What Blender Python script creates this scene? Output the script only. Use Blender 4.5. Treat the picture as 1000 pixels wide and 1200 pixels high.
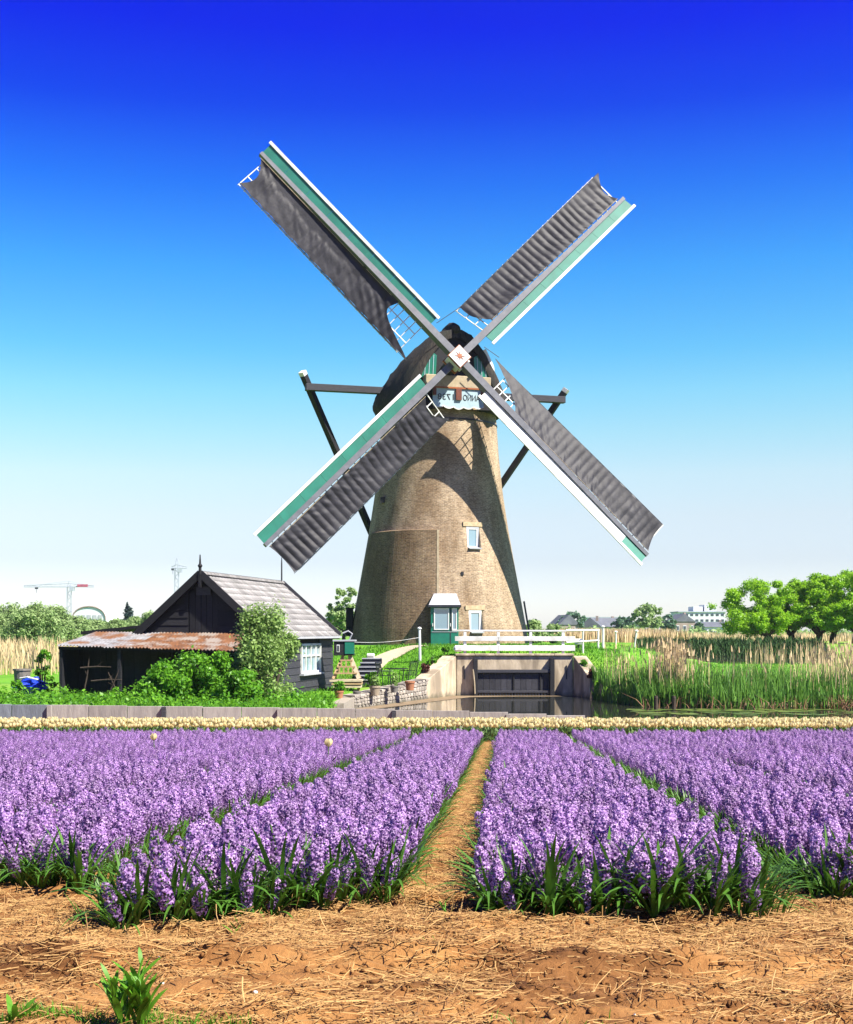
import bpy, math, random
import numpy as np
from mathutils import Vector, Matrix

for o in list(bpy.data.objects):
    bpy.data.objects.remove(o)
sc = bpy.context.scene
col = sc.collection
rng = np.random.default_rng(7)
random.seed(7)
RAD = math.radians

# ------------------------------------------------------------------ camera
F = 1530.0            # focal length in photo pixels (photo 1000 x 1200)
ZC = 2.9              # camera height above the canal water (water is z = 0)
HOR = 740.0           # photo row of the true horizon
cam = bpy.data.cameras.new('camera')
cam.sensor_fit = 'HORIZONTAL'
cam.sensor_width = 36.0
cam.lens = 36.0 * F / 1000.0
cam.shift_y = (HOR - 600.0) / 1000.0
cam.clip_start = 0.05
cam.clip_end = 6000
camo = bpy.data.objects.new('camera', cam)
col.objects.link(camo)
camo.location = (0, 0, ZC)
camo.rotation_euler = (RAD(90), 0, 0)
sc.camera = camo

# ------------------------------------------------------------------ sky and sun
SUN_AZ, SUN_EL = 58.0, 49.0      # azimuth: degrees to the right of "behind the camera"
S = Vector((math.sin(RAD(SUN_AZ)) * math.cos(RAD(SUN_EL)), -math.cos(RAD(SUN_AZ)) * math.cos(RAD(SUN_EL)), math.sin(RAD(SUN_EL))))
w = bpy.data.worlds.new('World')
sc.world = w
w.use_nodes = True
nt = w.node_tree
nt.nodes.clear()
wo = nt.nodes.new('ShaderNodeOutputWorld')
bg = nt.nodes.new('ShaderNodeBackground')
sky = nt.nodes.new('ShaderNodeTexSky')
sky.sky_type = 'NISHITA'
sky.sun_disc = False
sky.sun_elevation = RAD(SUN_EL)
sky.sun_rotation = math.atan2(S.x, S.y)
sky.air_density = 1.0
sky.dust_density = 0.6
sky.ozone_density = 3.0
sky.altitude = 0
# deep polarised blue: the clear air is graded by elevation all round the dome
geo = nt.nodes.new('ShaderNodeNewGeometry')
sep = nt.nodes.new('ShaderNodeSeparateXYZ')
nrm = nt.nodes.new('ShaderNodeVectorMath'); nrm.operation = 'NORMALIZE'
tc = nt.nodes.new('ShaderNodeTexCoord')
nt.links.new(tc.outputs['Generated'], nrm.inputs[0])
nt.links.new(nrm.outputs[0], sep.inputs[0])
ramp = nt.nodes.new('ShaderNodeValToRGB')
mul = nt.nodes.new('ShaderNodeMixRGB'); mul.blend_type = 'MULTIPLY'; mul.inputs[0].default_value = 1.0
nt.links.new(sep.outputs['Z'], ramp.inputs[0])
nt.links.new(sky.outputs[0], mul.inputs[1])
nt.links.new(ramp.outputs[0], mul.inputs[2])
nt.links.new(mul.outputs[0], bg.inputs[0])
nt.links.new(bg.outputs[0], wo.inputs[0])
SKY = [(0.0, (1, 1, 1)), (1.0, (1, 1, 1))]
SKY = [(0.0, (1.44, 1.45, 1.72)), (0.053, (1.1, 1.035, 1.16)), (0.087, (1.25, 1.11, 1.09)), (0.118, (1.2823, 1.2252, 1.1092)), (0.149, (1.0387, 1.2728, 1.1439)), (0.179, (0.7751, 1.2754, 1.2239)), (0.209, (0.4847, 1.1544, 1.2907)), (0.266, (0.228, 0.9191, 1.4345)), (0.321, (0.0763, 0.5324, 1.5241)), (0.372, (0.012, 0.195, 1.55)), (0.42, (0.0045, 0.062, 1.66)), (0.65, (0.006, 0.055, 1.0)), (1.0, (0.01, 0.05, 0.55))]
while len(ramp.color_ramp.elements) < len(SKY):
    ramp.color_ramp.elements.new(0.5)
for e, (p, c) in zip(ramp.color_ramp.elements, SKY):
    e.position = p
    e.color = (*c, 1)
bg.inputs[1].default_value = 0.0535

sd = bpy.data.lights.new('sun', 'SUN')
sd.energy = 5.0
sd.angle = RAD(0.53)
sd.color = (1.0, 0.945, 0.84)
so = bpy.data.objects.new('sun', sd)
col.objects.link(so)
so.location = (30, -20, 60)
so.rotation_euler = S.to_track_quat('Z', 'Y').to_euler()

vs = sc.view_settings
vs.view_transform = 'Standard'
vs.look = 'None'
vs.exposure = 1.52
vs.gamma = 1.0
vs.use_curve_mapping = False
sc.cycles.max_bounces = 6
sc.cycles.diffuse_bounces = 3
sc.cycles.glossy_bounces = 3
sc.cycles.transparent_max_bounces = 8
sc.cycles.caustics_reflective = False
sc.cycles.caustics_refractive = False
sc.cycles.use_denoising = True


def W(u, v, d):
    return Vector(((u - 500) * d / F, d, ZC - (v - HOR) * d / F))


def X(u, d):
    return (u - 500) * d / F


def Z(v, d):
    return ZC - (v - HOR) * d / F


# ------------------------------------------------------------------ helpers
class MB:
    def __init__(s):
        s.v = []; s.f = []

    def add(s, vs, fs):
        n = len(s.v)
        s.v += [tuple(p) for p in vs]
        s.f += [tuple(i + n for i in f) for f in fs]
        return s

    def box(s, c, size, rot=None):
        c = Vector(c); hx, hy, hz = (k / 2 for k in size)
        P = [Vector((x, y, z)) for x in (-hx, hx) for y in (-hy, hy) for z in (-hz, hz)]
        if rot is not None:
            P = [rot @ p for p in P]
        return s.add([p + c for p in P], [(0, 1, 3, 2), (4, 6, 7, 5), (0, 4, 5, 1), (2, 3, 7, 6), (0, 2, 6, 4), (1, 5, 7, 3)])

    def beam(s, a, b, w, h, up=(0, 0, 1), w2=None, h2=None):
        a = Vector(a); b = Vector(b); d = (b - a).normalized(); up = Vector(up)
        x = d.cross(up)
        if x.length < 1e-5:
            x = d.cross(Vector((1, 0, 0)))
        x.normalize(); y = x.cross(d).normalized()
        w2 = w if w2 is None else w2; h2 = h if h2 is None else h2
        P = []
        for p, ww, hh in ((a, w, h), (b, w2, h2)):
            for i, j in ((-1, -1), (1, -1), (1, 1), (-1, 1)):
                P.append(p + x * ww / 2 * i + y * hh / 2 * j)
        return s.add(P, [(3, 2, 1, 0), (4, 5, 6, 7), (0, 1, 5, 4), (1, 2, 6, 5), (2, 3, 7, 6), (3, 0, 4, 7)])

    def tube(s, pts, r, n=6, cap=True):
        pts = [Vector(p) for p in pts]
        rs = r if isinstance(r, (list, tuple)) else [r] * len(pts)
        V = []; prev = None
        for i, p in enumerate(pts):
            d = (pts[min(i + 1, len(pts) - 1)] - pts[max(i - 1, 0)])
            d = d.normalized() if d.length > 1e-9 else Vector((0, 0, 1))
            if prev is None:
                prev = d.orthogonal().normalized()
            x = (prev - d * prev.dot(d))
            x = x.normalized() if x.length > 1e-6 else d.orthogonal().normalized()
            prev = x; y = d.cross(x)
            for k in range(n):
                a = 2 * math.pi * k / n
                V.append(p + (x * math.cos(a) + y * math.sin(a)) * rs[i])
        Fs = []
        for i in range(len(pts) - 1):
            for k in range(n):
                Fs.append((i * n + k, i * n + (k + 1) % n, (i + 1) * n + (k + 1) % n, (i + 1) * n + k))
        if cap:
            Fs.append(tuple(reversed(range(n)))); Fs.append(tuple((len(pts) - 1) * n + k for k in range(n)))
        return s.add(V, Fs)

    def lathe(s, prof, c=(0, 0, 0), n=24, cap=True):
        c = Vector(c); V = []; Fs = []
        for r, z in prof:
            for k in range(n):
                a = 2 * math.pi * k / n
                V.append(c + Vector((r * math.cos(a), r * math.sin(a), z)))
        for i in range(len(prof) - 1):
            for k in range(n):
                Fs.append((i * n + k, i * n + (k + 1) % n, (i + 1) * n + (k + 1) % n, (i + 1) * n + k))
        if cap:
            Fs.append(tuple(reversed(range(n)))); Fs.append(tuple((len(prof) - 1) * n + k for k in range(n)))
        return s.add(V, Fs)

    def prism(s, poly, d):
        """closed polygon (list of 3D points) extruded by vector d"""
        n = len(poly); d = Vector(d); P = [Vector(p) for p in poly]
        return s.add(P + [p + d for p in P], [tuple(reversed(range(n))), tuple(range(n, 2 * n))] + [(i, (i + 1) % n, n + (i + 1) % n, n + i) for i in range(n)])

    def mesh(s, name, origin=(0, 0, 0)):
        o = Vector(origin)
        me = bpy.data.meshes.new(name)
        me.from_pydata([(p[0] - o.x, p[1] - o.y, p[2] - o.z) for p in s.v], [], s.f)
        me.update()
        return me

    def build(s, name, m, parent=None, smooth=False, bevel=0):
        """vertices in world space; the object shares its root's origin"""
        org = Vector((0, 0, 0)) if parent is None else root_loc(parent)
        me = s.mesh(name, org)
        return link(name, me, m, parent, smooth, bevel)


def root_loc(p):
    while p.parent is not None:
        p = p.parent
    return p.location.copy()


def link(name, me, m=None, parent=None, smooth=False, bevel=0):
    if m is not None and len(me.materials) == 0:
        me.materials.append(m)
    o = bpy.data.objects.new(name, me)
    col.objects.link(o)
    if parent is not None:
        o.parent = parent
    if smooth:
        me.polygons.foreach_set('use_smooth', [True] * len(me.polygons))
    if bevel:
        b = o.modifiers.new('bevel', 'BEVEL'); b.width = bevel; b.segments = 1; b.limit_method = 'ANGLE'
    return o


def tag(o, label=None, cat=None, group=None, kind=None):
    if label: o['label'] = label
    if cat: o['category'] = cat
    if group: o['group'] = group
    if kind: o['kind'] = kind
    return o


def empty(name, loc, label, cat, group=None):
    o = bpy.data.objects.new(name, None)
    o.empty_display_size = 0.2
    o.location = loc
    col.objects.link(o)
    return tag(o, label, cat, group)


def npmesh(name, V, Q):
    """V (n,3) float, Q (m,k) int faces all with k corners"""
    V = np.asarray(V, dtype=np.float32); Q = np.asarray(Q, dtype=np.int32)
    k = Q.shape[1]
    me = bpy.data.meshes.new(name)
    me.vertices.add(len(V)); me.vertices.foreach_set('co', V.ravel())
    me.loops.add(Q.size); me.loops.foreach_set('vertex_index', Q.ravel())
    me.polygons.add(len(Q)); me.polygons.foreach_set('loop_start', np.arange(0, Q.size, k, dtype=np.int32))
    me.update(calc_edges=True)
    return me


def smoothstep(a, b, x):
    t = np.clip((np.asarray(x, float) - a) / (b - a), 0, 1)
    return t * t * (3 - 2 * t)


# value noise for shapes
_perm = np.random.default_rng(3).random((64, 64))
def vnoise(x, y):
    x = np.asarray(x, float); y = np.asarray(y, float)
    xi = np.floor(x).astype(int); yi = np.floor(y).astype(int)
    fx = x - xi; fy = y - yi
    fx = fx * fx * (3 - 2 * fx); fy = fy * fy * (3 - 2 * fy)
    g = lambda a, b: _perm[a % 64, b % 64]
    return (g(xi, yi) * (1 - fx) * (1 - fy) + g(xi + 1, yi) * fx * (1 - fy) + g(xi, yi + 1) * (1 - fx) * fy + g(xi + 1, yi + 1) * fx * fy) - 0.5


# ------------------------------------------------------------------ materials
def s2l(c):
    return tuple(((x / 255) / 12.92 if x / 255 <= 0.04045 else ((x / 255 + 0.055) / 1.055) ** 2.4) for x in c)


def principled(name):
    m = bpy.data.materials.new(name); m.use_nodes = True
    n = m.node_tree; p = n.nodes['Principled BSDF']
    return m, n, p


def mat(name, c1, c2=None, scale=4.0, rough=0.8, bump=0.0, bscale=None, coords='Object', metallic=0.0, spec=0.3, stretch=None, detail=6, c3=None, s3=1.0, rnd=0.0, coat=0.0, lo=0.35, hi=0.65):
    """two-tone noise material, optional third large stain colour, optional per-object brightness jitter"""
    m, n, p = principled(name)
    N = n.nodes; L = n.links
    c2 = c2 or tuple(x * 0.7 for x in c1)
    c1 = tuple(x * ALB for x in c1); c2 = tuple(x * ALB for x in c2)
    c3 = tuple(x * ALB for x in c3) if c3 is not None else None
    tcn = N.new('ShaderNodeTexCoord')
    mp = N.new('ShaderNodeMapping')
    if stretch: mp.inputs['Scale'].default_value = stretch
    if coords == 'World':
        g = N.new('ShaderNodeNewGeometry'); L.new(g.outputs['Position'], mp.inputs[0])
    else:
        L.new(tcn.outputs[coords], mp.inputs[0])
    no = N.new('ShaderNodeTexNoise'); no.inputs['Scale'].default_value = scale; no.inputs['Detail'].default_value = detail; no.inputs['Roughness'].default_value = 0.65
    L.new(mp.outputs[0], no.inputs[0])
    r = N.new('ShaderNodeValToRGB')
    r.color_ramp.elements[0].position = lo; r.color_ramp.elements[1].position = hi
    r.color_ramp.elements[0].color = (*c2, 1); r.color_ramp.elements[1].color = (*c1, 1)
    L.new(no.outputs[0], r.inputs[0])
    out = r.outputs[0]
    if c3 is not None:
        n3 = N.new('ShaderNodeTexNoise'); n3.inputs['Scale'].default_value = s3; n3.inputs['Detail'].default_value = 5
        L.new(mp.outputs[0], n3.inputs[0])
        r3 = N.new('ShaderNodeValToRGB'); r3.color_ramp.elements[0].position = 0.48; r3.color_ramp.elements[1].position = 0.62
        L.new(n3.outputs[0], r3.inputs[0])
        mx = N.new('ShaderNodeMixRGB'); L.new(r3.outputs[0], mx.inputs[0]); L.new(out, mx.inputs[1]); mx.inputs[2].default_value = (*c3, 1)
        out = mx.outputs[0]
    if rnd:
        oi = N.new('ShaderNodeObjectInfo'); mr = N.new('ShaderNodeMapRange')
        mr.inputs[3].default_value = 1 - rnd; mr.inputs[4].default_value = 1 + rnd
        L.new(oi.outputs['Random'], mr.inputs[0])
        mm = N.new('ShaderNodeMixRGB'); mm.blend_type = 'MULTIPLY'; mm.inputs[0].default_value = 1
        L.new(out, mm.inputs[1]); L.new(mr.outputs[0], mm.inputs[2]); out = mm.outputs[0]
    L.new(out, p.inputs['Base Color'])
    p.inputs['Roughness'].default_value = rough
    p.inputs['Metallic'].default_value = metallic
    p.inputs['Specular IOR Level'].default_value = spec
    p.inputs['Coat Weight'].default_value = coat
    if bump:
        b = N.new('ShaderNodeBump'); b.inputs['Strength'].default_value = bump; b.inputs['Distance'].default_value = 0.02
        nb = N.new('ShaderNodeTexNoise'); nb.inputs['Scale'].default_value = bscale or scale * 3; nb.inputs['Detail'].default_value = 8
        L.new(mp.outputs[0], nb.inputs[0]); L.new(nb.outputs[0], b.inputs['Height']); L.new(b.outputs[0], p.inputs['Normal'])
    return m


def leafmat(name, c1, c2, trans=0.35, rough=0.5, island=True, spec=0.3):
    c1 = tuple(x * ALB for x in c1); c2 = tuple(x * ALB for x in c2)
    m, n, p = principled(name)
    N = n.nodes; L = n.links
    r = N.new('ShaderNodeValToRGB')
    r.color_ramp.elements[0].color = (*c2, 1); r.color_ramp.elements[1].color = (*c1, 1)
    if island:
        g = N.new('ShaderNodeNewGeometry'); L.new(g.outputs['Random Per Island'], r.inputs[0])
    else:
        oi = N.new('ShaderNodeObjectInfo'); L.new(oi.outputs['Random'], r.inputs[0])
    L.new(r.outputs[0], p.inputs['Base Color'])
    p.inputs['Roughness'].default_value = rough
    p.inputs['Specular IOR Level'].default_value = spec
    t = N.new('ShaderNodeBsdfTranslucent'); L.new(r.outputs[0], t.inputs[0])
    mx = N.new('ShaderNodeMixShader'); mx.inputs[0].default_value = trans
    L.new(p.outputs[0], mx.inputs[1]); L.new(t.outputs[0], mx.inputs[2])
    L.new(mx.outputs[0], n.nodes['Material Output'].inputs[0])
    return m


ALB = 0.74     # all painted values below are scaled to real-world reflectances for this exposure
M = {}
M['black_wood'] = mat('black_wood', (0.020, 0.020, 0.023), (0.008, 0.008, 0.010), 6, 0.7, 0.4, 20, stretch=(1, 1, 8), rnd=0.35)
M['tarred_wood'] = mat('tarred_wood', (0.055, 0.055, 0.065), (0.028, 0.028, 0.034), 5, 0.65, 0.4, 20, stretch=(1, 1, 8), rnd=0.25)
M['white_paint'] = mat('white_paint', (0.80, 0.80, 0.78), (0.62, 0.62, 0.58), 3, 0.55, 0.15, coords='World', lo=0.25, hi=0.5, c3=(0.60, 0.60, 0.54), s3=1.6)
M['green_paint'] = mat('green_paint', (0.012, 0.20, 0.125), (0.010, 0.155, 0.10), 2.5, 0.34, 0.1, spec=0.5)
M['pale_brick'] = mat('pale_brick', (0.60, 0.47, 0.30), (0.46, 0.34, 0.20), 7, 0.9, 0.4, 16)
M['green_sail'] = mat('green_sail', (0.024, 0.215, 0.15), (0.018, 0.165, 0.115), 1.3, 0.5, 0.04, 6, spec=0.35)
M['stock_grey'] = mat('stock_grey', (0.125, 0.13, 0.15), (0.075, 0.08, 0.095), 2.5, 0.55, 0.15, spec=0.4)
M['canvas'] = mat('canvas', (0.026, 0.025, 0.031), (0.010, 0.0095, 0.013), 1.1, 0.58, 0.35, 7, spec=0.28, detail=9)
M['thatch'] = mat('thatch', (0.066, 0.056, 0.044), (0.015, 0.014, 0.014), 7, 0.95, 1.0, 16, stretch=(2.2, 2.2, 0.5), c3=(0.03, 0.032, 0.026), s3=0.8)
M['iron'] = mat('iron', (0.03, 0.03, 0.033), None, 8, 0.5, 0.1, spec=0.5)
M['red_brown'] = mat('red_brown', (0.20, 0.055, 0.03), (0.12, 0.035, 0.02), 6, 0.6)
M['orange_paint'] = mat('orange_paint', (0.42, 0.13, 0.035), (0.30, 0.09, 0.03), 5, 0.5)
M['pale_blue'] = mat('pale_blue', (0.44, 0.58, 0.62), (0.36, 0.49, 0.53), 3, 0.5)
M['dark_letter'] = mat('dark_letter', (0.03, 0.035, 0.045), None, 5, 0.6)
M['cream_wood'] = mat('cream_wood', (0.50, 0.41, 0.27), (0.36, 0.29, 0.18), 4, 0.7)
M['grey_lead'] = mat('grey_lead', (0.50, 0.51, 0.53), (0.40, 0.41, 0.44), 3, 0.5)
M['concrete'] = mat('concrete', (0.68, 0.56, 0.39), (0.43, 0.34, 0.23), 2.2, 0.9, 0.5, 12, coords='World', stretch=(1.6, 1.6, 0.5), c3=(0.30, 0.24, 0.165), s3=0.9)
def stain_below(m, z0, z1, c):
    """algae and damp left by the changing water level"""
    n = m.node_tree; N = n.nodes; L = n.links; p = N['Principled BSDF']
    src_ = p.inputs['Base Color'].links[0].from_socket
    g = N.new('ShaderNodeNewGeometry'); sp_ = N.new('ShaderNodeSeparateXYZ'); L.new(g.outputs['Position'], sp_.inputs[0])
    no = N.new('ShaderNodeTexNoise'); no.inputs['Scale'].default_value = 3.0; no.inputs['Detail'].default_value = 6; L.new(g.outputs['Position'], no.inputs[0])
    ad = N.new('ShaderNodeMath'); ad.operation = 'MULTIPLY_ADD'; ad.inputs[1].default_value = -0.55; L.new(no.outputs[0], ad.inputs[0]); L.new(sp_.outputs['Z'], ad.inputs[2])
    mr = N.new('ShaderNodeMapRange'); mr.inputs[1].default_value = z0; mr.inputs[2].default_value = z1; mr.inputs[3].default_value = 0.85; mr.inputs[4].default_value = 0.0; L.new(ad.outputs[0], mr.inputs[0])
    mx = N.new('ShaderNodeMixRGB'); L.new(mr.outputs[0], mx.inputs[0]); L.new(src_, mx.inputs[1]); mx.inputs[2].default_value = (*c, 1); L.new(mx.outputs[0], p.inputs['Base Color'])


stain_below(M['concrete'], -0.32, -0.02, (0.055, 0.055, 0.03))
M['pale_stone'] = mat('pale_stone', (0.52, 0.47, 0.40), (0.30, 0.26, 0.21), 3, 0.9, 0.5, 14, rnd=0.3)
M['mortar'] = mat('mortar', (0.42, 0.37, 0.29), (0.3, 0.26, 0.2), 6, 0.95, 0.4)
stain_below(M['pale_stone'], -0.3, -0.05, (0.07, 0.065, 0.04))
M['terracotta'] = mat('terracotta', (0.45, 0.20, 0.10), (0.36, 0.15, 0.075), 5, 0.8)
M['pot_grey'] = mat('pot_grey', (0.24, 0.22, 0.19), (0.16, 0.145, 0.125), 6, 0.8)
M['pot_tan'] = mat('pot_tan', (0.40, 0.32, 0.22), (0.30, 0.235, 0.16), 6, 0.8)
M['raw_wood'] = mat('raw_wood', (0.55, 0.37, 0.20), (0.38, 0.24, 0.12), 5, 0.8, 0.3, stretch=(1, 1, 6))
M['pale_wood'] = mat('pale_wood', (0.66, 0.54, 0.37), (0.50, 0.40, 0.26), 5, 0.8, 0.3)
M['roof_tile'] = mat('roof_tile', (0.36, 0.345, 0.33), (0.20, 0.19, 0.18), 9, 0.75, 0.3, rnd=0.24)
M['grey_sheet'] = mat('grey_sheet', (0.30, 0.30, 0.31), (0.16, 0.15, 0.15), 3, 0.75, 0.2, c3=(0.17, 0.075, 0.03), s3=0.9)
M['rusty_sheet'] = mat('rusty_sheet', (0.21, 0.088, 0.034), (0.09, 0.04, 0.02), 3, 0.85, 0.4, c3=(0.24, 0.20, 0.17), s3=1.6)
M['wall_board'] = mat('wall_board', (0.40, 0.365, 0.32), (0.28, 0.255, 0.23), 2, 0.85, 0.4, 12, stretch=(4, 4, 0.7), rnd=0.10)
M['blue_board'] = mat('blue_board', (0.22, 0.25, 0.28), (0.14, 0.16, 0.18), 2, 0.85, 0.4, 12, stretch=(4, 4, 0.7), rnd=0.10)
M['blue_plastic'] = mat('blue_plastic', (0.012, 0.05, 0.55), None, 4, 0.35, spec=0.5)
M['bark'] = mat('bark', (0.085, 0.062, 0.045), (0.04, 0.03, 0.022), 8, 0.95, 0.8, stretch=(1, 1, 0.3))
M['dry_stem'] = leafmat('dry_stem', (0.80, 0.62, 0.36), (0.60, 0.43, 0.22), 0.15, 0.8)
M['brown_stem'] = leafmat('brown_stem', (0.30, 0.16, 0.08), (0.16, 0.085, 0.045), 0.1, 0.8)
M['reed_green'] = leafmat('reed_green', (0.22, 0.44, 0.065), (0.085, 0.23, 0.035), 0.35, 0.5)
M['bright_leaf'] = leafmat('bright_leaf', (0.22, 0.52, 0.03), (0.085, 0.28, 0.016), 0.45, 0.45)
M['tree_leaf'] = leafmat('tree_leaf', (0.44, 0.74, 0.03), (0.20, 0.46, 0.016), 0.5, 0.45)
M['willow_leaf'] = leafmat('willow_leaf', (0.40, 0.56, 0.17), (0.18, 0.34, 0.06), 0.45, 0.5)
M['far_leaf'] = leafmat('far_leaf', (0.46, 0.60, 0.25), (0.25, 0.40, 0.12), 0.42, 0.6)
M['sedge_leaf'] = leafmat('sedge_leaf', (0.06, 0.15, 0.03), (0.02, 0.06, 0.012), 0.2, 0.7)
M['far_dark_leaf'] = leafmat('far_dark_leaf', (0.17, 0.31, 0.17), (0.09, 0.19, 0.11), 0.35, 0.6)
M['conifer_leaf'] = leafmat('conifer_leaf', (0.035, 0.07, 0.06), (0.02, 0.045, 0.04), 0.15, 0.7)
M['red_leaf'] = leafmat('red_leaf', (0.22, 0.07, 0.045), (0.09, 0.03, 0.025), 0.3, 0.5)
M['lily'] = leafmat('lily', (0.22, 0.30, 0.06), (0.09, 0.16, 0.03), 0.1, 0.35)
M['grass_blade'] = leafmat('grass_blade', (0.17, 0.42, 0.025), (0.08, 0.25, 0.016), 0.4, 0.5)
M['straw'] = leafmat('straw', (0.60, 0.37, 0.135), (0.20, 0.08, 0.02), 0.12, 0.65)
M['hyacinth_leaf'] = leafmat('hyacinth_leaf', (0.115, 0.27, 0.03), (0.04, 0.125, 0.014), 0.25, 0.45, spec=0.3)
M['tulip_leaf'] = leafmat('tulip_leaf', (0.16, 0.27, 0.07), (0.08, 0.16, 0.04), 0.3, 0.5)
M['tulip_petal'] = leafmat('tulip_petal', (0.93, 0.82, 0.46), (0.90, 0.70, 0.28), 0.4, 0.5)
M['far_white'] = mat('far_white', (0.78, 0.80, 0.82), (0.70, 0.72, 0.75), 0.3, 0.6)
M['far_roof'] = mat('far_roof', (0.16, 0.17, 0.20), (0.11, 0.12, 0.14), 0.5, 0.8)
M['far_brick'] = mat('far_brick', (0.36, 0.28, 0.24), (0.28, 0.22, 0.19), 0.5, 0.85)
M['window_dark'] = mat('window_dark', (0.07, 0.09, 0.12), None, 1, 0.15, spec=0.5)
M['crane_white'] = mat('crane_white', (0.46, 0.50, 0.56), (0.38, 0.42, 0.48), 0.4, 0.6)
M['crane_red'] = mat('crane_red', (0.55, 0.12, 0.18), None, 1, 0.6)
M['mud'] = mat('mud', (0.30, 0.22, 0.13), (0.18, 0.13, 0.075), 3, 0.9, 0.4)
M['gravel_path'] = mat('gravel_path', (0.56, 0.46, 0.32), (0.44, 0.36, 0.25), 8, 0.95, 0.4)


def petal_mat():
    m, n, p = principled('hyacinth_petal')
    N = n.nodes; L = n.links
    g = N.new('ShaderNodeNewGeometry')
    r = N.new('ShaderNodeValToRGB')
    e = r.color_ramp.elements
    e[0].color = (0.152, 0.062, 0.215, 1); e[1].color = (0.46, 0.30, 0.51, 1)
    e.new(0.5).color = (0.27, 0.138, 0.345, 1)
    L.new(g.outputs['Random Per Island'], r.inputs[0])
    oi = N.new('ShaderNodeObjectInfo'); mr = N.new('ShaderNodeMapRange'); mr.inputs[3].default_value = 0.66; mr.inputs[4].default_value = 1.28
    L.new(oi.outputs['Random'], mr.inputs[0])
    mm = N.new('ShaderNodeMixRGB'); mm.blend_type = 'MULTIPLY'; mm.inputs[0].default_value = 1
    L.new(r.outputs[0], mm.inputs[1]); L.new(mr.outputs[0], mm.inputs[2])
    L.new(mm.outputs[0], p.inputs['Base Color'])
    p.inputs['Roughness'].default_value = 0.45
    p.inputs['Specular IOR Level'].default_value = 0.4
    t = N.new('ShaderNodeBsdfTranslucent'); L.new(mm.outputs[0], t.inputs[0])
    mx = N.new('ShaderNodeMixShader'); mx.inputs[0].default_value = 0.3
    L.new(p.outputs[0], mx.inputs[1]); L.new(t.outputs[0], mx.inputs[2])
    L.new(mx.outputs[0], n.nodes['Material Output'].inputs[0])
    return m
M['hyacinth_petal'] = petal_mat()


def brick_mat(name, cols, mort, axis=None):
    cols = [tuple(x * ALB for x in c_) for c_ in cols]; mort = tuple(x * ALB for x in mort)
    """bricks wrapped round the tower: u = angle * radius, v = height; weather stains and pale repaired patches"""
    m, n, p = principled(name)
    N = n.nodes; L = n.links
    uv = N.new('ShaderNodeUVMap')
    br = N.new('ShaderNodeTexBrick')
    br.inputs['Scale'].default_value = 1.0
    br.inputs['Brick Width'].default_value = 0.23; br.inputs['Row Height'].default_value = 0.072
    br.inputs['Mortar Size'].default_value = 0.010; br.inputs['Mortar Smooth'].default_value = 0.3
    br.inputs['Color1'].default_value = (*cols[0], 1); br.inputs['Color2'].default_value = (*cols[1], 1); br.inputs['Mortar'].default_value = (*mort, 1)
    br.inputs['Bias'].default_value = -0.1
    L.new(uv.outputs[0], br.inputs[0])
    g = N.new('ShaderNodeNewGeometry')
    n1 = N.new('ShaderNodeTexNoise'); n1.inputs['Scale'].default_value = 0.55; n1.inputs['Detail'].default_value = 8; n1.inputs['Roughness'].default_value = 0.7
    mp1 = N.new('ShaderNodeMapping'); mp1.inputs['Scale'].default_value = (1.3, 1.3, 0.45); L.new(g.outputs['Position'], mp1.inputs[0]); L.new(mp1.outputs[0], n1.inputs[0])
    r1 = N.new('ShaderNodeValToRGB'); r1.color_ramp.elements[0].position = 0.36; r1.color_ramp.elements[1].position = 0.62
    r1.color_ramp.elements[0].color = (0.58, 0.50, 0.42, 1); r1.color_ramp.elements[1].color = (1.10, 1.08, 1.04, 1)
    L.new(n1.outputs[0], r1.inputs[0])
    n2 = N.new('ShaderNodeTexNoise'); n2.inputs['Scale'].default_value = 9; n2.inputs['Detail'].default_value = 4
    mp = N.new('ShaderNodeMapping'); mp.inputs['Scale'].default_value = (1, 1, 2.6)
    L.new(g.outputs['Position'], mp.inputs[0]); L.new(mp.outputs[0], n2.inputs[0])
    r2 = N.new('ShaderNodeValToRGB'); r2.color_ramp.elements[0].position = 0.3; r2.color_ramp.elements[1].position = 0.7
    r2.color_ramp.elements[0].color = (0.55, 0.55, 0.56, 1); r2.color_ramp.elements[1].color = (1.2, 1.2, 1.2, 1)
    L.new(n2.outputs[0], r2.inputs[0])
    a = N.new('ShaderNodeMixRGB'); a.blend_type = 'MULTIPLY'; a.inputs[0].default_value = 1
    b = N.new('ShaderNodeMixRGB'); b.blend_type = 'MULTIPLY'; b.inputs[0].default_value = 1
    L.new(br.outputs['Color'], a.inputs[1]); L.new(r1.outputs[0], a.inputs[2])
    L.new(a.outputs[0], b.inputs[1]); L.new(r2.outputs[0], b.inputs[2])
    L.new(b.outputs[0], p.inputs['Base Color'])
    p.inputs['Roughness'].default_value = 0.9; p.inputs['Specular IOR Level'].default_value = 0.2
    bu = N.new('ShaderNodeBump'); bu.inputs['Strength'].default_value = 0.6; bu.inputs['Distance'].default_value = 0.012
    iv = N.new('ShaderNodeMath'); iv.operation = 'SUBTRACT'; iv.inputs[0].default_value = 1.0
    L.new(br.outputs['Fac'], iv.inputs[1]); L.new(iv.outputs[0], bu.inputs['Height']); L.new(bu.outputs[0], p.inputs['Normal'])
    return m


M['mill_brick'] = brick_mat('mill_brick', ((0.51, 0.39, 0.26), (0.33, 0.245, 0.16)), (0.57, 0.49, 0.38))
M['dark_brick'] = brick_mat('dark_brick', ((0.30, 0.205, 0.12), (0.17, 0.115, 0.07)), (0.36, 0.30, 0.22))


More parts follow.
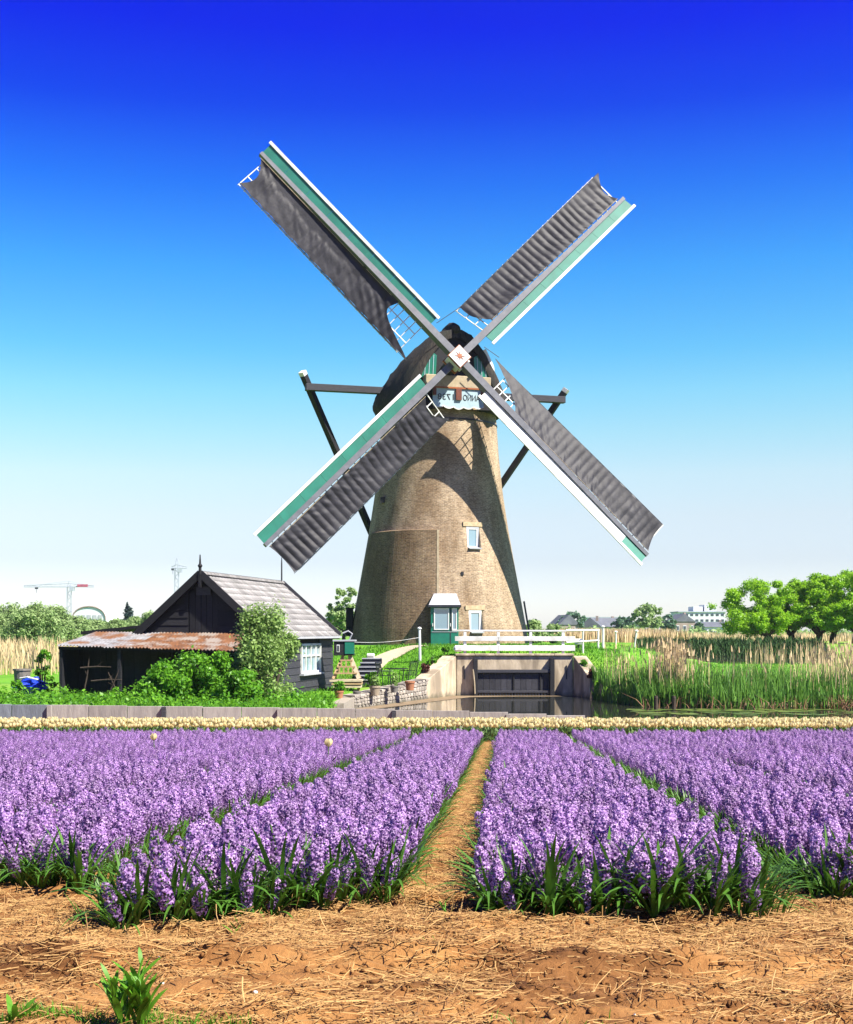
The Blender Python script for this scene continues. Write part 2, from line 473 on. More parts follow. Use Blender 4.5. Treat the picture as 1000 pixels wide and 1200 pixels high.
def soil_mat():
    m, n, p = principled('sandy_soil')
    N = n.nodes; L = n.links
    g = N.new('ShaderNodeNewGeometry')
    n1 = N.new('ShaderNodeTexNoise'); n1.inputs['Scale'].default_value = 2.2; n1.inputs['Detail'].default_value = 10; n1.inputs['Roughness'].default_value = 0.7
    L.new(g.outputs['Position'], n1.inputs[0])
    r = N.new('ShaderNodeValToRGB'); e = r.color_ramp.elements
    e[0].position = 0.37; e[1].position = 0.70
    e[0].color = (0.085, 0.034, 0.010, 1); e[1].color = (0.36, 0.185, 0.060, 1)
    e.new(0.5).color = (0.225, 0.102, 0.032, 1)
    L.new(n1.outputs[0], r.inputs[0]); L.new(r.outputs[0], p.inputs['Base Color'])
    p.inputs['Roughness'].default_value = 0.95; p.inputs['Specular IOR Level'].default_value = 0.15
    n2 = N.new('ShaderNodeTexNoise'); n2.inputs['Scale'].default_value = 55; n2.inputs['Detail'].default_value = 8; n2.inputs['Roughness'].default_value = 0.7
    L.new(g.outputs['Position'], n2.inputs[0])
    bu = N.new('ShaderNodeBump'); bu.inputs['Strength'].default_value = 0.9; bu.inputs['Distance'].default_value = 0.012
    L.new(n2.outputs[0], bu.inputs['Height']); L.new(bu.outputs[0], p.inputs['Normal'])
    return m


M['soil'] = soil_mat()
M['grass'] = mat('meadow_grass', (0.165, 0.40, 0.022), (0.085, 0.25, 0.014), 0.9, 0.85, 0.6, 6, coords='World', c3=(0.22, 0.36, 0.04), s3=0.12, spec=0.15)


def water_mat():
    m, n, p = principled('canal_water')
    N = n.nodes; L = n.links
    p.inputs['Base Color'].default_value = (0.022, 0.024, 0.018, 1)
    p.inputs['Roughness'].default_value = 0.04
    p.inputs['IOR'].default_value = 1.333
    p.inputs['Specular IOR Level'].default_value = 0.5
    g = N.new('ShaderNodeNewGeometry')
    no = N.new('ShaderNodeTexNoise'); no.inputs['Scale'].default_value = 2.5; no.inputs['Detail'].default_value = 4
    L.new(g.outputs['Position'], no.inputs[0])
    b = N.new('ShaderNodeBump'); b.inputs['Strength'].default_value = 0.05; b.inputs['Distance'].default_value = 0.02
    L.new(no.outputs[0], b.inputs['Height']); L.new(b.outputs[0], p.inputs['Normal'])
    return m


M['water'] = water_mat()


def glass_mat():
    m, n, p = principled('window_glass')
    p.inputs['Base Color'].default_value = (0.16, 0.25, 0.30, 1)
    p.inputs['Roughness'].default_value = 0.05
    p.inputs['Specular IOR Level'].default_value = 0.8
    p.inputs['Coat Weight'].default_value = 1.0
    p.inputs['Coat Roughness'].default_value = 0.03
    return m


M['glass'] = glass_mat()

# ------------------------------------------------------------------ terrain
SLOPE = 0.0536
def field_z(x, y):
    return 2.17 - SLOPE * np.asarray(y, float)

XL = ([36, 49, 56, 59.05, 70], [-2.95, -2.7, 0.0, 1.35, 1.35])          # canal's left edge, x by y
YF = ([-50, 1.35, 6.63, 7.1, 8.3, 12, 70], [59, 59, 59, 57, 50.6, 49.2, 49.0])  # canal's far edge, y by x
MX, MY, MZ = 0.66, 69.9, 2.2                                             # mill axis and ground


def ground_z(x, y):
    x = np.asarray(x, float); y = np.asarray(y, float)
    left = 0.36 + 0.2 * smoothstep(44, 60, y) + 1.0 * smoothstep(64, 95, y) + 0.45 * smoothstep(95, 130, y)
    right = 0.22 + 1.65 * smoothstep(49, 68, y)
    low = 0.22 + 0.88 * smoothstep(49, 64, y) + 0.77 * smoothstep(99.5, 103, y)
    kl = smoothstep(10.5, 15, x) * (1 - smoothstep(48, 56, x))
    right = right * (1 - kl) + low * kl
    k = smoothstep(-2, 5, x)
    land = left * (1 - k) + right * k
    far = smoothstep(110, 170, y)
    land = land * (1 - far) + 2.0 * far
    d = np.hypot(x - MX, (y - MY))
    land = land + (MZ - land) * smoothstep(13, 8.0 - 2.6 * smoothstep(1.2, -1.5, x), d)
    land = land + 0.10 * vnoise(x * 0.6, y * 0.6) * smoothstep(34, 44, y) * (1 - smoothstep(60, 64, y) * (d < 9))
    s = np.minimum(np.minimum(x - np.interp(y, *XL), np.interp(x, *YF) - y), y - 36.3)
    kc = smoothstep(-0.45, -0.08, s)
    land = land * (1 - kc) - 0.9 * kc
    # pond in the right-hand meadow
    sp = np.minimum(np.minimum(x - (17.0 + 0.05 * (y - 74)), 30 - x), np.minimum(y - 72.5, 100 - y))
    kp = smoothstep(-0.5, 0.8, sp)
    land = land * (1 - kp) + 0.7 * kp
    fz = field_z(x, y)
    kf = smoothstep(34.2, 35.4, y)
    z = fz * (1 - kf) + land * kf
    near = smoothstep(9, 6, y)
    rough = 0.045 * vnoise(x * 2.3, y * 5.0) + 0.042 * vnoise(x * 7, y * 12 + 9) + 0.028 * vnoise(x * 17, y * 22) + 0.010 * vnoise(x * 38 + 5, y * 44)
    ridge = 0.055 * np.exp(-((y - 3.62 - 0.08 * vnoise(x * 1.5, 3)) / 0.10) ** 2) * (0.55 + 1.2 * vnoise(x * 2.1, 8))
    ridge = ridge + 0.04 * np.exp(-((y - 3.22) / 0.10) ** 2) * np.clip(vnoise(x * 1.2 + 3, 1) * 3, 0, 1)
    return z + near * (rough + ridge)


def make_ground():
    def seg(a, b, st):
        return list(np.arange(a, b - 1e-6, st))
    xs = [-2500, -1200, -600, -300, -150] + seg(-90, -16, 3) + seg(-16, -3, 0.4) + seg(-3, -2.0, 0.1) + seg(-2.0, 2.1, 0.03) + seg(2.1, 3, 0.1) + seg(3, 10, 0.25) + seg(10, 50, 1.0) + seg(50, 95, 3) + [150, 300, 600, 1200, 2500]
    ys = seg(-6, 2.2, 0.4) + seg(2.2, 5.6, 0.03) + seg(5.6, 7, 0.1) + seg(7, 34, 0.5) + seg(34, 38, 0.15) + seg(38, 48, 0.5) + seg(48, 60, 0.2) + seg(60, 120, 1.0) + [125, 130, 140, 155, 170, 200, 250, 320, 420, 600, 900, 1500, 3000, 5500]
    xs = np.array(xs); ys = np.array(ys)
    Xg, Yg = np.meshgrid(xs, ys)
    Zg = ground_z(Xg, Yg)
    V = np.stack([Xg.ravel(), Yg.ravel(), Zg.ravel()], 1)
    nx = len(xs); ny = len(ys)
    i = np.arange(nx - 1)[None, :] + np.arange(ny - 1)[:, None] * nx
    Q = np.stack([i, i + 1, i + 1 + nx, i + nx], -1).reshape(-1, 4)
    me = npmesh('ground', V, Q)
    me.materials.append(M['soil']); me.materials.append(M['grass']); me.materials.append(M['mud'])
    cy = (ys[:-1] + ys[1:]) / 2
    mi = np.repeat(np.where(cy < 35.0, 0, 1), nx - 1)
    zc = V[Q].mean(1)[:, 2]
    mi = np.where((mi == 1) & (zc < 0.12), 2, mi).astype(np.int32)
    me.polygons.foreach_set('material_index', mi)
    me.polygons.foreach_set('use_smooth', [True] * len(Q))
    o = link('ground', me)
    tag(o, kind='structure')


make_ground()
b = MB(); b.add([(-3.6, 36, 0), (95, 36, 0), (95, 60, 0), (-3.6, 60, 0)], [(0, 1, 2, 3)])
tag(b.build('canal_water', M['water']), kind='structure')
b = MB(); b.add([(15.5, 71, 1.0), (31, 71, 1.0), (31, 101.5, 1.0), (15.5, 101.5, 1.0)], [(0, 1, 2, 3)])
tag(b.build('pond_water', M['water']), kind='structure')
# sandy footpath from the steps to the mill door
b = MB()
cpts = np.array([(-2.75, 60.2), (-2.3, 61.6), (-1.0, 63.0), (0.9, 63.75), (2.6, 63.9)])
tt = np.linspace(0, len(cpts) - 1, 41)
px_ = np.interp(tt, range(len(cpts)), cpts[:, 0]); py_ = np.interp(tt, range(len(cpts)), cpts[:, 1])
tx_ = np.gradient(px_); ty_ = np.gradient(py_); ln_ = np.hypot(tx_, ty_)
vv = []; ff = []
for i in range(41):
    for k in range(5):
        o_ = (k / 4 - 0.5) * 1.15
        xx, yy = px_[i] - ty_[i] / ln_[i] * o_, py_[i] + tx_[i] / ln_[i] * o_
        vv.append((xx, yy, float(ground_z(xx, yy)) + 0.03))
for i in range(40):
    for k in range(4):
        ff.append((5 * i + k, 5 * i + 5 + k, 5 * i + 6 + k, 5 * i + 1 + k))
b.add(vv, ff)
tag(b.build('path', M['gravel_path']), kind='structure')

# ------------------------------------------------------------------ windmill
mill = empty('windmill', (MX, MY, MZ), 'tall round brick windmill with four dark canvas sails and thatched cap', 'windmill')
PROF = [(757, 105.5), (735, 102), (700, 95.5), (667, 89.5), (627, 82.3), (600, 78), (580, 75), (540, 70.5), (500, 67.6), (483, 67)]
PZ = [ZC - (v - HOR) * MY / F for v, _ in PROF]
PR = [r * MY / F for _, r in PROF]
PZ[0] = MZ - 0.3


def tower_r(z):
    return float(np.interp(z, PZ, PR))


def brick_uv(me, cx, cy, rmean, origin):
    uvl = me.uv_layers.new(name='UVMap')
    for p in me.polygons:
        angs = []
        for li in p.loop_indices:
            co = me.vertices[me.loops[li].vertex_index].co + Vector(origin)
            angs.append(math.atan2(co.x - cx, -(co.y - cy)))
        base = angs[0]
        for li, a in zip(p.loop_indices, angs):
            if a - base > math.pi: a -= 2 * math.pi
            if a - base < -math.pi: a += 2 * math.pi
            co = me.vertices[me.loops[li].vertex_index].co + Vector(origin)
            uvl.data[li].uv = (a * rmean, co.z)


zs = np.linspace(PZ[0], PZ[-1], 40)
b = MB(); b.lathe([(tower_r(z), z) for z in zs], (MX, MY, 0), 96)
tw = b.build('tower', M['mill_brick'], mill, smooth=True)
brick_uv(tw.data, MX, MY, 3.9, mill.location)


def tpt(ang, z, out=0.0):
    """point on the tower skin: ang = degrees right of the side facing the camera"""
    r = tower_r(z) + out
    return Vector((MX + r * math.sin(RAD(ang)), MY - r * math.cos(RAD(ang)), z))


# projecting brick buttress wall, flat-topped, left of the door
b = MB(); A0, A1 = -78, -1.5; ZT = Z(619, 64.8); NA = 24; NZ = 16
vv = []; ff = []
for i in range(NA + 1):
    a = A0 + (A1 - A0) * i / NA
    for j in range(NZ + 1):
        z = MZ - 0.3 + (ZT - MZ + 0.3) * j / NZ
        k = j / NZ
        edge = min(1.0, (a - A0) / 46) ** 0.8
        vv.append(tpt(a, z, (0.05 + 0.30 * k) * edge + 0.01))
for i in range(NA):
    for j in range(NZ):
        p = i * (NZ + 1) + j
        ff.append((p, p + NZ + 1, p + NZ + 2, p + 1))
b.add(vv, ff)
# right return and top ledge
vr = []; fr = []
for j in range(NZ + 1):
    z = MZ - 0.3 + (ZT - MZ + 0.3) * j / NZ
    vr += [vv[NA * (NZ + 1) + j], tpt(A1 + 0.2, z, -0.1)]
for j in range(NZ):
    fr.append((2 * j, 2 * j + 1, 2 * j + 3, 2 * j + 2))
b.add(vr, fr)
vt = []; ft = []
for i in range(NA + 1):
    a = A0 + (A1 - A0) * i / NA
    vt += [vv[i * (NZ + 1) + NZ], tpt(a, ZT + 0.10, -0.12)]
for i in range(NA):
    ft.append((2 * i, 2 * i + 2, 2 * i + 3, 2 * i + 1))
b.add(vt, ft)
bw = b.build('buttress', M['dark_brick'], mill)
brick_uv(bw.data, MX, MY, 4.2, mill.location)
# pale strip up the buttress corner: sunlight on its edge put into the colour
b = MB()
for j in range(NZ):
    z0 = MZ - 0.3 + (ZT - MZ + 0.3) * j / NZ; z1 = MZ - 0.3 + (ZT - MZ + 0.3) * (j + 1) / NZ
    b.beam(tpt(A1 + 0.3, z0, 0.05 + 0.3 * j / NZ), tpt(A1 + 0.3, z1, 0.05 + 0.3 * (j + 1) / NZ), 0.10, 0.05)
b.build('sunlit_edge', M['cream_wood'], mill)

# dark curb under the cap, iron band
zt = PZ[-1]
b = MB(); b.lathe([(2.99, zt - 0.45), (3.06, zt - 0.45), (3.06, zt + 0.15), (2.9, zt + 0.15)], (MX, MY, 0), 64)
b.build('curb', M['tarred_wood'], mill)
b = MB(); zb = zt - 0.85; b.lathe([(tower_r(zb) + 0.003, zb), (tower_r(zb) + 0.035, zb), (tower_r(zb) + 0.035, zb + 0.07), (tower_r(zb) + 0.003, zb + 0.07)], (MX, MY, 0), 64, cap=False)
b.build('iron_band', M['iron'], mill)


def tower_window(ang, z, w, h, dark):
    up = Vector((0, 0, 1))
    rt = Vector((math.cos(RAD(ang)), math.sin(RAD(ang)), 0))
    nrm = Vector((math.sin(RAD(ang)), -math.cos(RAD(ang)), 0))
    c = tpt(ang, z + h / 2, -0.16); c.z = z
    R = Matrix((rt, up, nrm)).transposed()
    cut = MB(); cut.box(c + nrm * 0.5, (w + 0.02, h + 0.02, 1.0), R)
    cu = link('cutter', cut.mesh('cutter', mill.location), None, mill)
    bm_ = tw.modifiers.new('opening', 'BOOLEAN'); bm_.operation = 'DIFFERENCE'; bm_.solver = 'EXACT'; bm_.object = cu
    bpy.context.view_layer.update()
    me_ = bpy.data.meshes.new_from_object(tw.evaluated_get(bpy.context.evaluated_depsgraph_get()))
    tw.modifiers.clear(); tw.data = me_; bpy.data.objects.remove(cu)
    c = c + nrm * 0.07
    fm = MB()
    t = 0.085
    for (dx, dy, sx, sy) in ((-w / 2 + t / 2, 0, t, h), (w / 2 - t / 2, 0, t, h), (0, h / 2 - t / 2, w - 2 * t, t), (0, -h / 2 + t / 2, w - 2 * t, t)):
        fm.box(c + rt * dx + up * dy + nrm * 0.0, (sx, sy, 0.16), R)
    win = fm.build('window', M['white_paint'] if not dark else M['grey_lead'], mill)
    g = MB(); g.box(c + nrm * -0.02, (w - 2 * t, h - 2 * t, 0.11), R); g.build('pane', M['glass'], win)
    i_ = MB()
    t2 = 0.05
    for (dx, dy, sx, sy) in ((-w / 2 + t + t2 / 2, 0, t2, h - 2 * t), (w / 2 - t - t2 / 2, 0, t2, h - 2 * t), (0, h / 2 - t - t2 / 2, w - 2 * t - 2 * t2, t2), (0, -h / 2 + t + t2 / 2, w - 2 * t - 2 * t2, t2)):
        i_.box(c + rt * dx + up * dy + nrm * 0.01, (sx, sy, 0.12), R)
    i_.build('sash', M['white_paint'], win)
    sl = MB(); sl.box(c - up * (h / 2 - 0.03) + nrm * 0.22, (w - 0.01, 0.05, 0.42), R @ Matrix.Rotation(RAD(12), 3, 'X')); sl.build('sill', M['grey_lead'], win)
    pt = MB(); pt.box(c + up * (h / 2 + 0.13) + nrm * 0.02, (w + 0.36, 0.22, 0.17), R); pt.build('lintel', M['pale_brick'], win)


tower_window(27.0, Z(628, 65.3), 0.74, 1.12, True)
tower_window(23.5, Z(728, 64.8), 0.72, 1.12, False)

# porch with the green door
pa = 2.6
pc = tpt(pa, MZ + 0.9, 0.28)
PF = pc.y - 0.22
b = MB()
PX = X(521.5, 64.1); hw = 0.69; dz0 = MZ - 0.02; dz1 = Z(710, 64.0)
b.box((PX, PF + 0.5, (dz0 + dz1) / 2), (2 * hw, 1.0, dz1 - dz0))
porch = b.build('porch', M['green_paint'], mill, bevel=0.01)
zmid = dz0 + 0.80; zhi = dz1 - 0.10
for (x0, x1) in ((PX - hw + 0.16, PX + 0.22), (PX + 0.36, PX + hw - 0.08)):
    b = MB()
    t = 0.05
    b.box(((x0 + x1) / 2, PF - 0.015, zhi - t / 2), (x1 - x0, 0.05, t)); b.box(((x0 + x1) / 2, PF - 0.015, zmid + t / 2), (x1 - x0, 0.05, t))
    b.box((x0 + t / 2, PF - 0.015, (zmid + zhi) / 2), (t, 0.05, zhi - zmid - 2 * t)); b.box((x1 - t / 2, PF - 0.015, (zmid + zhi) / 2), (t, 0.05, zhi - zmid - 2 * t))
    fr_ = b.build('door_frame', M['white_paint'], porch)
    g = MB(); g.box(((x0 + x1) / 2, PF, (zmid + zhi) / 2), (x1 - x0 - 2 * t, 0.03, zhi - zmid - 2 * t)); g.build('door_pane', M['glass'], porch)
for hx_ in (PX - hw + 0.10, PX + 0.29):
    b = MB(); b.box((hx_, PF - 0.03, zmid + 0.25), (0.03, 0.06, 0.16)); b.build('handle', M['white_paint'], porch)
b = MB(); b.box((PX, PF - 0.012, zmid - 0.10), (2 * hw - 0.1, 0.03, 0.025)); b.build('rail', M['grey_lead'], porch)
b = MB(); b.box((PX + 0.29, PF - 0.008, (dz0 + zhi) / 2), (0.04, 0.02, zhi - dz0)); b.build('door_post', M['dark_letter'], porch)
# hood: sloping pale lead roof on a dark fascia
zh0 = dz1; zh1 = Z(695, 64.3)
b = MB()
P0 = [(PX - hw - 0.10, PF - 0.14, zh0 + 0.06), (PX + hw + 0.10, PF - 0.14, zh0 + 0.06), (PX + hw - 0.10, PF + 0.45, zh1), (PX - hw + 0.16, PF + 0.45, zh1)]
P1 = [(PX - hw - 0.10, PF + 0.9, zh0 + 0.06), (PX + hw + 0.10, PF + 0.9, zh0 + 0.06), (PX + hw - 0.10, PF + 0.9, zh1), (PX - hw + 0.16, PF + 0.9, zh1)]
b.add(P0 + P1, [(0, 1, 2, 3), (1, 5, 6, 2), (4, 0, 3, 7), (3, 2, 6, 7), (0, 4, 5, 1)])
b.build('porch_roof', M['grey_lead'], porch)
b = MB(); b.box((PX, PF + 0.36, zh0 + 0.0), (2 * hw + 0.26, 1.06, 0.10)); b.build('fascia', M['dark_letter'], porch)
# lamp and drainpipe
b = MB(); lp = tpt(-4, dz1 - 0.25, 0.55); b.tube([lp + Vector((0.1, 0.5, -0.05)), lp + Vector((0, 0.1, 0.05)), lp], 0.025, 6); b.lathe([(0.02, 0), (0.11, -0.04), (0.09, -0.22), (0.02, -0.25)], lp, 10)
b.build('wall_lamp', M['grey_lead'], mill, smooth=True)
b = MB(); b.tube([tpt(-3.2, MZ, 0.12), tpt(-3.2, MZ + 1.6, 0.12)], 0.05, 8); b.build('drainpipe', M['iron'], mill)
b = MB(); c_ = tpt(16, Z(671, 65), 0.03); b.box(c_, (0.13, 0.08, 0.17)); b.build('wall_anchor', M['iron'], mill)
b = MB(); c_ = tpt(-14, Z(506, 66.2), 0.02); b.box(c_, (0.14, 0.08, 0.14)); b.build('wall_anchor', M['iron'], mill)
b = MB(); q0 = tpt(82, MZ + 0.2, 0.15); q1 = tpt(82, MZ + 2.3, 0.15); b.tube([q0, q1], 0.05, 6); b.build('lightning_rod', M['iron'], mill)
b = MB(); q0 = tpt(-80, MZ + 1.0, 0.15); b.box(q0 + Vector((0, 0, 0.2)), (0.35, 0.8, 1.5)); b.build('side_hatch', M['black_wood'], mill)
b = MB(); c_ = tpt(-56, Z(584, 67), 0.05); b.box(c_, (0.22, 0.25, 0.3)); b.build('wall_box', M['iron'], mill)

# --- cap, turned towards the wind
YAW, TILT, ROLL = RAD(16.5), RAD(8.7), RAD(-0.66)
FW = Vector((math.sin(YAW), -math.cos(YAW), 0)); RT = Vector((math.cos(YAW), math.sin(YAW), 0)); UP = Vector((0, 0, 1))
AX = Vector((MX, MY, 0)); Z0 = zt + 0.05


def cp(t, x, z):
    return AX + FW * (t + 0.3) + RT * x + UP * (Z0 + z)


SEC = [(2.75, 2.45, 3.72), (2.2, 2.75, 3.88), (1.2, 3.05, 3.92), (0.0, 3.3, 3.7), (-1.2, 3.3, 3.25), (-2.3, 2.9, 2.6), (-3.2, 2.2, 1.9), (-3.9, 1.2, 1.3), (-4.15, 0.35, 0.8)]
SH = [(0.97, -0.10), (1.03, 0.0), (1.04, 0.08), (1.0, 0.2), (0.92, 0.34), (0.80, 0.5), (0.66, 0.655), (0.50, 0.80), (0.33, 0.92), (0.16, 0.985), (0.0, 1.0)]


def sec_at(t):
    ts = [s[0] for s in SEC][::-1]
    return float(np.interp(t, ts, [s[1] for s in SEC][::-1])), float(np.interp(t, ts, [s[2] for s in SEC][::-1]))


b = MB(); vv = []; ff = []
TT = np.linspace(2.75, -4.15, 46)
full = [(x, z) for x, z in SH] + [(-x, z) for x, z in SH[-2::-1]]
nf = 41
fx = np.interp(np.linspace(0, len(full) - 1, nf), range(len(full)), [p[0] for p in full]); fz_ = np.interp(np.linspace(0, len(full) - 1, nf), range(len(full)), [p[1] for p in full])
for i, t in enumerate(TT):
    hw_, hr_ = sec_at(t)
    for j in range(nf):
        k = 1 + 0.030 * float(vnoise(j * 0.9 + i * 0.25, i * 0.55)) + 0.02 * float(vnoise(j * 2.1, i * 1.7))
        vv.append(cp(t, fx[j] * hw_ * k, fz_[j] * hr_ * k))
for i in range(len(TT) - 1):
    for j in range(nf - 1):
        p = i * nf + j
        ff.append((p, p + 1, p + nf + 1, p + nf))
ff.append(tuple(range((len(TT) - 1) * nf, len(TT) * nf)))
# thickness of the thatch at the front edge
n0 = len(vv)
for j in range(nf):
    vv.append(cp(2.7, fx[j] * 2.45 * 0.86, (fz_[j] - 0.02) * 3.72 * 0.90))
for j in range(nf - 1):
    ff.append((j + 1, j, n0 + j, n0 + j + 1))
# closed floor
ff.append(tuple(list(range(0, len(TT) * nf, nf)) + list(range((len(TT) - 1) * nf + nf - 1, -1, -nf))))
b.add(vv, ff)
cap = b.build('cap', M['thatch'], mill, smooth=True)
# ridge roll of thatch
b = MB(); rp = []
for t in np.linspace(2.8, -0.6, 10):
    rp.append(cp(t, 0, sec_at(t)[1] - 0.02 + 0.03 * random.random()))
b.tube(rp, [0.22, 0.30, 0.34, 0.33, 0.3, 0.28, 0.25, 0.22, 0.18, 0.10], 10); b.build('ridge', M['thatch'], cap, smooth=True)
# gable: dark planks with green cheeks and white edging
gp = [(fx[j] * 2.45 * 0.87, (fz_[j] - 0.02) * 3.72 * 0.91) for j in range(nf)]
b = MB(); b.prism([cp(2.45, x, z) for x, z in gp], FW * 0.08); b.build('gable_board', M['black_wood'], cap)
for sgn in (-1, 1):
    b = MB()
    poly = [(1.06 * sgn, 1.25), (2.02 * sgn, 1.15), (1.85 * sgn, 1.95), (1.45 * sgn, 2.65), (1.0 * sgn, 2.35)]
    b.prism([cp(2.56, x, z) for x, z in (poly if sgn > 0 else poly[::-1])], FW * 0.06)
    ck = b.build('gable_cheek', M['green_paint'], cap)
    for k in range(3):
        b = MB(); x = sgn * (1.22 + 0.22 * k); b.beam(cp(2.635, x, 1.22), cp(2.635, x - sgn * 0.05, 2.35 - 0.12 * k), 0.03, 0.02, FW); b.build('batten', M['pale_blue'], ck)
    if sgn < 0: continue
    b = MB(); b.beam(cp(2.66, 1.55 * sgn, 2.78), cp(2.66, 1.98 * sgn, 1.95), 0.17, 0.08, FW); b.beam(cp(2.665, 1.98 * sgn, 1.95), cp(2.665, 2.14 * sgn, 0.95), 0.17, 0.08, FW); b.build('edge_board', M['white_paint'], ck)
# breast beam (pale), red strip, bearded sign board with the painted year
b = MB(); b.box(cp(2.85, 0, 0.95), (3.5, 0.62, 0.62), Matrix((RT, -FW, UP)).transposed()); b.build('breast_beam', M['cream_wood'], cap, bevel=0.03)
b = MB(); b.box(cp(3.13, 0, 0.62), (2.75, 0.10, 0.07), Matrix((RT, -FW, UP)).transposed()); b.build('sign_moulding', M['orange_paint'], cap)
NB = 60; top = 0.585; poly = []
for i in range(NB + 1):
    x = -1.36 + 2.72 * i / NB
    poly.append((x, -0.26 - 0.10 * abs(math.sin(i / NB * math.pi * 5)) - 0.10 * (1 - abs(x) / 1.36)))
pl = [(1.36, top), (-1.36, top)] + poly
b = MB(); b.prism([cp(3.06, x, z) for x, z in pl], FW * 0.05); sb = b.build('sign_board', M['pale_blue'], cap)
b = MB()
for i in range(NB):
    b.beam(cp(3.125, *poly[i]), cp(3.125, *poly[i + 1]), 0.05, 0.05, FW)
b.build('sign_edge', M['white_paint'], sb)
for x in (-1.28, 0.0, 1.28):
    b = MB(); b.box(cp(3.14, x, 0.30 if x == 0 else 0.40), (0.30 if x == 0 else 0.16, 0.14, 0.58 if x == 0 else 0.36), Matrix((RT, -FW, UP)).transposed()); b.build('sign_block', M['red_brown'], sb)


def lettering(txt, xc, wid, hgt):
    cu = bpy.data.curves.new('lettering', 'FONT'); cu.body = txt; cu.align_x = 'CENTER'; cu.align_y = 'CENTER'; cu.size = 0.5; cu.extrude = 0.004
    to = bpy.data.objects.new('lettering_source', cu); col.objects.link(to)
    bpy.context.view_layer.update()
    me = bpy.data.meshes.new_from_object(to.evaluated_get(bpy.context.evaluated_depsgraph_get()))
    bpy.data.objects.remove(to)
    xsv = [v.co.x for v in me.vertices]; ysv = [v.co.y for v in me.vertices]
    cx_ = (min(xsv) + max(xsv)) / 2; cy_ = (min(ysv) + max(ysv)) / 2
    kx = wid / (max(xsv) - min(xsv)); ky = hgt / (max(ysv) - min(ysv))
    for v in me.vertices:
        p = cp(3.125 + v.co.z, xc - (v.co.x - cx_) * kx, 0.16 + (v.co.y - cy_) * ky)     # mirrored writing, as in the photograph
        v.co = p - mill.location
    me.flip_normals()
    link('lettering', me, M['dark_letter'], sb)


lettering('1738', -0.68, 0.86, 0.30)
lettering('ANNO', 0.70, 0.90, 0.30)

# tail: long cross beam, two long struts and tail pole behind the tower
b = MB(); b.beam(AX + RT * -7.25 + UP * Z(449.5, 66.9), AX + RT * 7.25 + UP * Z(465.5, 71.1), 0.36, 0.36); b.build('tail_beam', M['tarred_wood'], cap, bevel=0.02)
TB = AX - FW * 5.9 + UP * (MZ + 1.4)
for sgn, hi in ((-1, 0.75), (1, 0.55)):
    b = MB(); a_ = AX + RT * (7.0 * sgn) - FW * 0.25 + UP * ((Z(449.5, 66.9) if sgn < 0 else Z(465.5, 71.1)) + 0)
    d_ = (a_ - TB).normalized(); b.beam(TB, a_ + d_ * hi, 0.30, 0.30)
    st = b.build('tail_strut', M['black_wood'], cap)
    b = MB(); b.beam(a_ + d_ * hi, a_ + d_ * (hi + 0.22), 0.31, 0.31); b.build('strut_tip', M['white_paint'], st)
b = MB(); b.beam(AX - FW * 3.2 + UP * (Z0 + 1.0), TB, 0.4, 0.4); b.build('tail_pole', M['black_wood'], cap)

# --- rotor: windshaft, poll end with star, four sails
N_ = Vector((math.sin(YAW) * math.cos(TILT), -math.cos(YAW) * math.cos(TILT), math.sin(TILT)))
UU = N_.cross(RT)
if UU.z < 0: UU = -UU
HUB = Vector((1.51, 65.3, ZC + 13.6))
b = MB(); b.tube([HUB - N_ * 0.6, HUB - N_ * 4.0], 0.36, 12); b.build('windshaft', M['black_wood'], mill)
E2 = RT * math.cos(math.pi / 4 + ROLL) + UU * math.sin(math.pi / 4 + ROLL)
E1 = -RT * math.sin(math.pi / 4 + ROLL) + UU * math.cos(math.pi / 4 + ROLL)
RB = Matrix((E2, E1, N_)).transposed()
b = MB(); b.box(HUB + N_ * 0.05, (0.80, 0.80, 0.95), RB)
hubo = b.build('poll_end', M['white_paint'], mill, bevel=0.03)
b = MB(); b.box(HUB + N_ * 0.44, (0.88, 0.88, 0.08), RB); b.box(HUB + N_ * -0.36, (0.90, 0.90, 0.12), RB); b.build('poll_band', M['orange_paint'], hubo)
b = MB(); b.box(HUB + N_ * 0.505, (0.80, 0.80, 0.05), RB); b.build('poll_face', M['white_paint'], hubo)
b = MB(); star = []
for i in range(16):
    a = math.pi / 8 * i; r = 0.27 if i % 2 == 0 else 0.085
    star.append(HUB + N_ * 0.535 + E2 * r * math.cos(a) + E1 * r * math.sin(a))
b.prism(star, N_ * 0.02); b.build('star', M['orange_paint'], hubo)
for i, j in ((-0.3, -0.3), (0.3, -0.3)):
    b = MB(); b.box(HUB + E2 * i + E1 * j * 1.6 + N_ * 0.1, (0.10, 0.10, 0.3), RB); b.build('wedge', M['white_paint'], hubo)

R_ = 13.8


